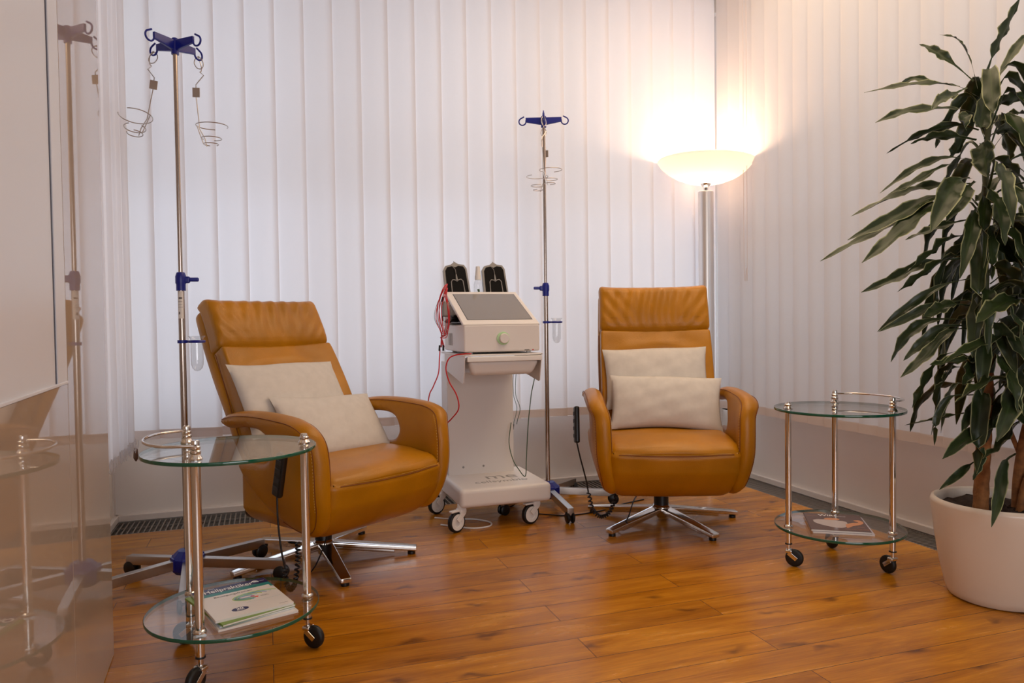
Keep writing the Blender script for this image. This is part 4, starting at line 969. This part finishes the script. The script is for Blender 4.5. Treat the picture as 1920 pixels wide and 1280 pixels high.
LEAVES=[([(2.398,1.946,1.82),(2.422,1.927,1.915),(2.454,1.906,2.001),(2.488,1.884,2.094)],0.0451),([(2.411,1.941,1.755),(2.479,1.936,1.87),(2.55,1.93,1.959),(2.615,1.926,2.006)],0.0282),([(2.377,1.953,1.794),(2.358,1.966,1.895),(2.323,1.985,1.97),(2.267,2.01,1.99)],0.0206),([(2.363,1.957,1.82),(2.304,1.998,1.896),(2.268,2.031,1.941),(2.233,2.064,1.972)],0.0319),([(2.381,1.951,1.764),(2.305,1.99,1.812),(2.178,2.047,1.82),(2.031,2.11,1.797)],0.0282),([(2.319,1.972,1.802),(2.256,2.021,1.825),(2.213,2.064,1.849),(2.164,2.108,1.826)],0.0206),([(2.381,1.951,1.703),(2.288,1.975,1.725),(2.127,2.022,1.714),(2.022,2.05,1.675)],0.0338),([(2.342,1.964,1.798),(2.271,1.953,1.767),(2.204,1.94,1.743),(2.138,1.927,1.694)],0.0375),([(2.381,1.951,1.65),(2.313,1.984,1.672),(2.199,2.033,1.639),(2.098,2.077,1.579)],0.0338),([(2.374,1.954,1.616),(2.283,1.963,1.626),(2.187,1.974,1.618),(2.104,1.98,1.591)],0.0375),([(2.363,1.957,1.544),(2.287,2.0,1.56),(2.193,2.049,1.524),(2.092,2.1,1.443)],0.0282),([(2.33,1.968,1.533),(2.266,1.99,1.527),(2.165,2.023,1.471),(2.078,2.052,1.429)],0.0282),([(2.355,1.96,1.464),(2.262,2.001,1.464),(2.14,2.052,1.437),(1.978,2.117,1.359)],0.0451),([(2.358,1.959,1.442),(2.21,1.998,1.412),(2.076,2.032,1.344),(1.922,2.072,1.269)],0.0451),([(2.355,1.96,1.412),(2.181,2.018,1.372),(2.021,2.071,1.292),(1.852,2.127,1.199)],0.0375),([(2.319,1.972,1.398),(2.206,1.981,1.388),(2.075,1.997,1.292),(1.931,2.017,1.186)],0.0563),([(2.355,1.96,1.483),(2.261,1.935,1.466),(2.18,1.906,1.396),(2.085,1.881,1.278)],0.0676),([(2.369,1.955,1.472),(2.316,1.938,1.444),(2.257,1.922,1.391),(2.186,1.911,1.319)],0.0488),([(2.397,1.946,1.453),(2.37,1.895,1.424),(2.346,1.844,1.343),(2.308,1.796,1.23)],0.0601),([(2.39,1.948,1.605),(2.369,1.927,1.591),(2.351,1.905,1.534),(2.336,1.882,1.471)],0.0638),([(2.404,1.944,1.545),(2.415,1.905,1.541),(2.433,1.864,1.498),(2.452,1.822,1.433)],0.0451),([(2.378,1.952,1.378),(2.323,1.921,1.353),(2.267,1.891,1.257),(2.195,1.866,1.125)],0.0451),([(2.364,1.957,1.341),(2.306,1.994,1.329),(2.238,2.034,1.304),(2.178,2.072,1.275)],0.0338),([(2.364,1.957,1.285),(2.261,1.963,1.27),(2.169,1.965,1.212),(2.066,1.972,1.142)],0.0601),([(2.37,1.955,1.21),(2.273,1.973,1.207),(2.171,1.993,1.146),(2.079,2.01,1.087)],0.0526),([(2.37,1.955,1.207),(2.23,2.023,1.192),(2.139,2.074,1.141),(2.035,2.13,1.09)],0.0413),([(2.37,1.955,1.136),(2.26,2.006,1.104),(2.153,2.055,1.023),(2.075,2.095,0.948)],0.0282),([(2.37,1.955,1.061),(2.225,1.996,1.04),(2.131,2.02,0.996),(2.032,2.046,0.949)],0.0282),([(2.37,1.955,1.032),(2.279,1.968,1.043),(2.217,1.971,1.024),(2.155,1.974,0.999)],0.0451),([(2.37,1.955,0.985),(2.242,2.015,0.987),(2.169,2.057,0.931),(2.129,2.088,0.838)],0.0375),([(2.37,1.955,0.963),(2.267,1.989,0.964),(2.19,2.015,0.903),(2.131,2.034,0.846)],0.0338),([(2.374,1.954,0.957),(2.267,1.968,0.946),(2.164,1.981,0.857),(2.072,1.991,0.791)],0.0375),([(2.374,1.954,0.891),(2.267,2.0,0.855),(2.214,2.028,0.751),(2.185,2.048,0.674)],0.0413),([(2.374,1.954,0.816),(2.279,1.968,0.818),(2.228,1.967,0.764),(2.18,1.966,0.729)],0.0375),([(2.383,1.951,0.816),(2.314,1.924,0.845),(2.208,1.91,0.846),(2.099,1.897,0.839)],0.0451),([(2.383,1.951,0.863),(2.331,1.926,0.852),(2.274,1.903,0.809),(2.221,1.878,0.768)],0.0451),([(2.502,1.911,0.946),(2.383,1.88,0.93),(2.229,1.861,0.892),(2.09,1.837,0.849)],0.0338),([(2.543,1.897,1.058),(2.418,1.851,1.057),(2.28,1.809,1.026),(2.146,1.766,0.978)],0.0601),([(2.544,1.897,0.814),(2.402,1.856,0.802),(2.249,1.82,0.778),(2.082,1.787,0.724)],0.0638),([(2.544,1.897,0.832),(2.437,1.845,0.802),(2.326,1.794,0.694),(2.21,1.745,0.597)],0.0601),([(2.5,1.912,0.663),(2.409,1.9,0.632),(2.265,1.905,0.577),(2.158,1.899,0.519)],0.0451),([(2.545,1.897,0.653),(2.445,1.86,0.626),(2.33,1.828,0.564),(2.214,1.796,0.533)],0.0488),([(2.384,1.95,0.494),(2.333,1.95,0.472),(2.274,1.952,0.436),(2.208,1.956,0.398)],0.0244),([(2.509,1.909,0.512),(2.38,1.85,0.497),(2.269,1.785,0.408),(2.157,1.72,0.334)],0.0338),([(2.411,1.941,0.57),(2.366,1.921,0.529),(2.32,1.901,0.485),(2.274,1.882,0.441)],0.03),([(2.375,1.953,0.665),(2.305,1.983,0.65),(2.243,2.011,0.635),(2.15,2.049,0.614)],0.0282),([(2.396,1.946,0.712),(2.356,1.938,0.696),(2.314,1.932,0.652),(2.273,1.924,0.599)],0.0338),([(2.371,1.955,0.769),(2.315,1.987,0.755),(2.298,2.007,0.682),(2.291,2.023,0.581)],0.0263),([(2.371,1.955,0.722),(2.285,1.983,0.714),(2.244,1.997,0.639),(2.235,2.0,0.544)],0.0225),([(2.394,1.947,1.285),(2.395,1.911,1.281),(2.425,1.866,1.203),(2.445,1.825,1.164)],0.0526),([(2.399,1.945,1.657),(2.436,1.915,1.679),(2.473,1.886,1.698),(2.517,1.853,1.687)],0.0488),([(2.399,1.945,1.62),(2.467,1.94,1.651),(2.537,1.935,1.679),(2.616,1.926,1.667)],0.0488),([(2.4,1.945,1.712),(2.451,1.928,1.749),(2.496,1.913,1.757),(2.566,1.89,1.775)],0.0413),([(2.39,1.948,1.675),(2.321,1.943,1.697),(2.282,1.928,1.672),(2.268,1.905,1.628)],0.0375),([(2.404,1.944,1.49),(2.493,1.949,1.504),(2.57,1.959,1.482),(2.657,1.965,1.41)],0.0375),([(2.399,1.945,1.359),(2.406,1.901,1.316),(2.421,1.854,1.22),(2.425,1.81,1.109)],0.0488),([(2.397,1.946,1.135),(2.413,1.905,1.17),(2.434,1.863,1.13),(2.454,1.822,1.056)],0.0563),([(2.397,1.946,0.985),(2.401,1.895,0.966),(2.392,1.849,0.894),(2.373,1.806,0.806)],0.0488)]
rnd = random.Random(21)
def leaf(mb, uvs, P, wmax, roll, ruffle=1.5, droop=.0, fold=.35):
    P = [Vector((p[0] if p[0] < .06 else .06+.16*math.tanh((p[0]-.06)/.18), p[1], p[2])) for p in map(Vector, P)]
    C = catmull(P, 5); n = len(C)-1; K = 6
    base = len(mb.v); L = sum((C[i+1]-C[i]).length for i in range(n)); s = 0; ph = rnd.uniform(0, 6)
    for i, p in enumerate(C):
        f = i/n
        tg = (C[min(i+1, n)]-C[max(i-1, 0)]).normalized()
        side = tg.cross(Vector((0, 0, 1)))
        if side.length < .15: side = tg.cross(Vector((.95, -.31, .1)))
        side.normalize(); up = side.cross(tg).normalized()
        rl = roll+.25*sin(f*4+ph)
        sd = side*cos(rl)+up*sin(rl); nu = up*cos(rl)-side*sin(rl)
        # narrow neck, broad middle, pointed tip
        if f < .28: w = .16+.10*f
        else:
            g = (f-.28)/.72; w = .19+.81*(sin(pi*min(1, g**.75))**.8) if g < .98 else .04
            if g > .5: w = min(w, max(.03, sin(pi*min(1, g**.75))**.75))
        w *= wmax/2
        for k in range(K+1):
            c = 2*k/K-1
            q = p+sd*(w*c)+nu*(w*fold*(abs(c)-.3))
            if abs(c) > .6: q = q+nu*(ruffle*.22*w*sin(f*26+ph+c*2))
            mb.v.append(tuple(q)); uvs.append((k/K, f))
    for i in range(n):
        for k in range(K):
            a = base+i*(K+1)+k; mb.f.append((a, a+1, a+K+2, a+K+1))
def finish(mb, uvs, name, parent):
    o = mb.build(name, LEAF, parent, ang=180)
    ul = o.data.uv_layers.new(name='UVMap')
    for lp in o.data.loops: ul.data[lp.index].uv = uvs[lp.vertex_index]
    return o
mb = MB(); uvs = []; off = Vector((PX, PY, 0))
for P, w in LEAVES:
    leaf(mb, uvs, [Vector(p)-off for p in P], w*1.18, rnd.choice((.75, .95, -.55, .6))+rnd.uniform(-.1, .1))
# fill the crown all round the stems
def stem_at(z):
    return Vector((-.05, .01, z))
for k in range(130):
    z = .60+1.22*(k/130)**.95; a = k*2.399+.3
    if k % 3 == 0 and z < 1.55: b = Vector((.12, -.05, z))
    else: b = stem_at(z)
    dr = Vector((cos(a), sin(a), 0))
    view = Vector((-.62, .0, 0))
    leftness = -(dr.x*.949-dr.y*.316)      # towards the photograph's left the hand-placed leaves already stand
    toward = -(dr.x*.316+dr.y*.949)
    if (leftness > .8 and k % 3) or (z > 1.42 and k % 2): continue
    Lf = rnd.uniform(.26, .40)*(1-.25*(z > 1.5))*(1 if leftness < .35 else .62)
    rise = rnd.uniform(.03, .10)+.10*max(0, z-1.5)
    if toward > .4: Lf *= .72
    d = [b+dr*.01, b+dr*Lf*.35+Vector((0, 0, rise)), b+dr*Lf*.75+Vector((0, 0, rise*.4-.05)), b+dr*Lf*rnd.uniform(.9, 1.0)+Vector((0, 0, -rnd.uniform(.10, .24)*(1 if z < 1.45 else .35)))]
    leaf(mb, uvs, d, rnd.uniform(.045, .062), rnd.uniform(-.6, .6))
finish(mb, uvs, 'foliage', t)
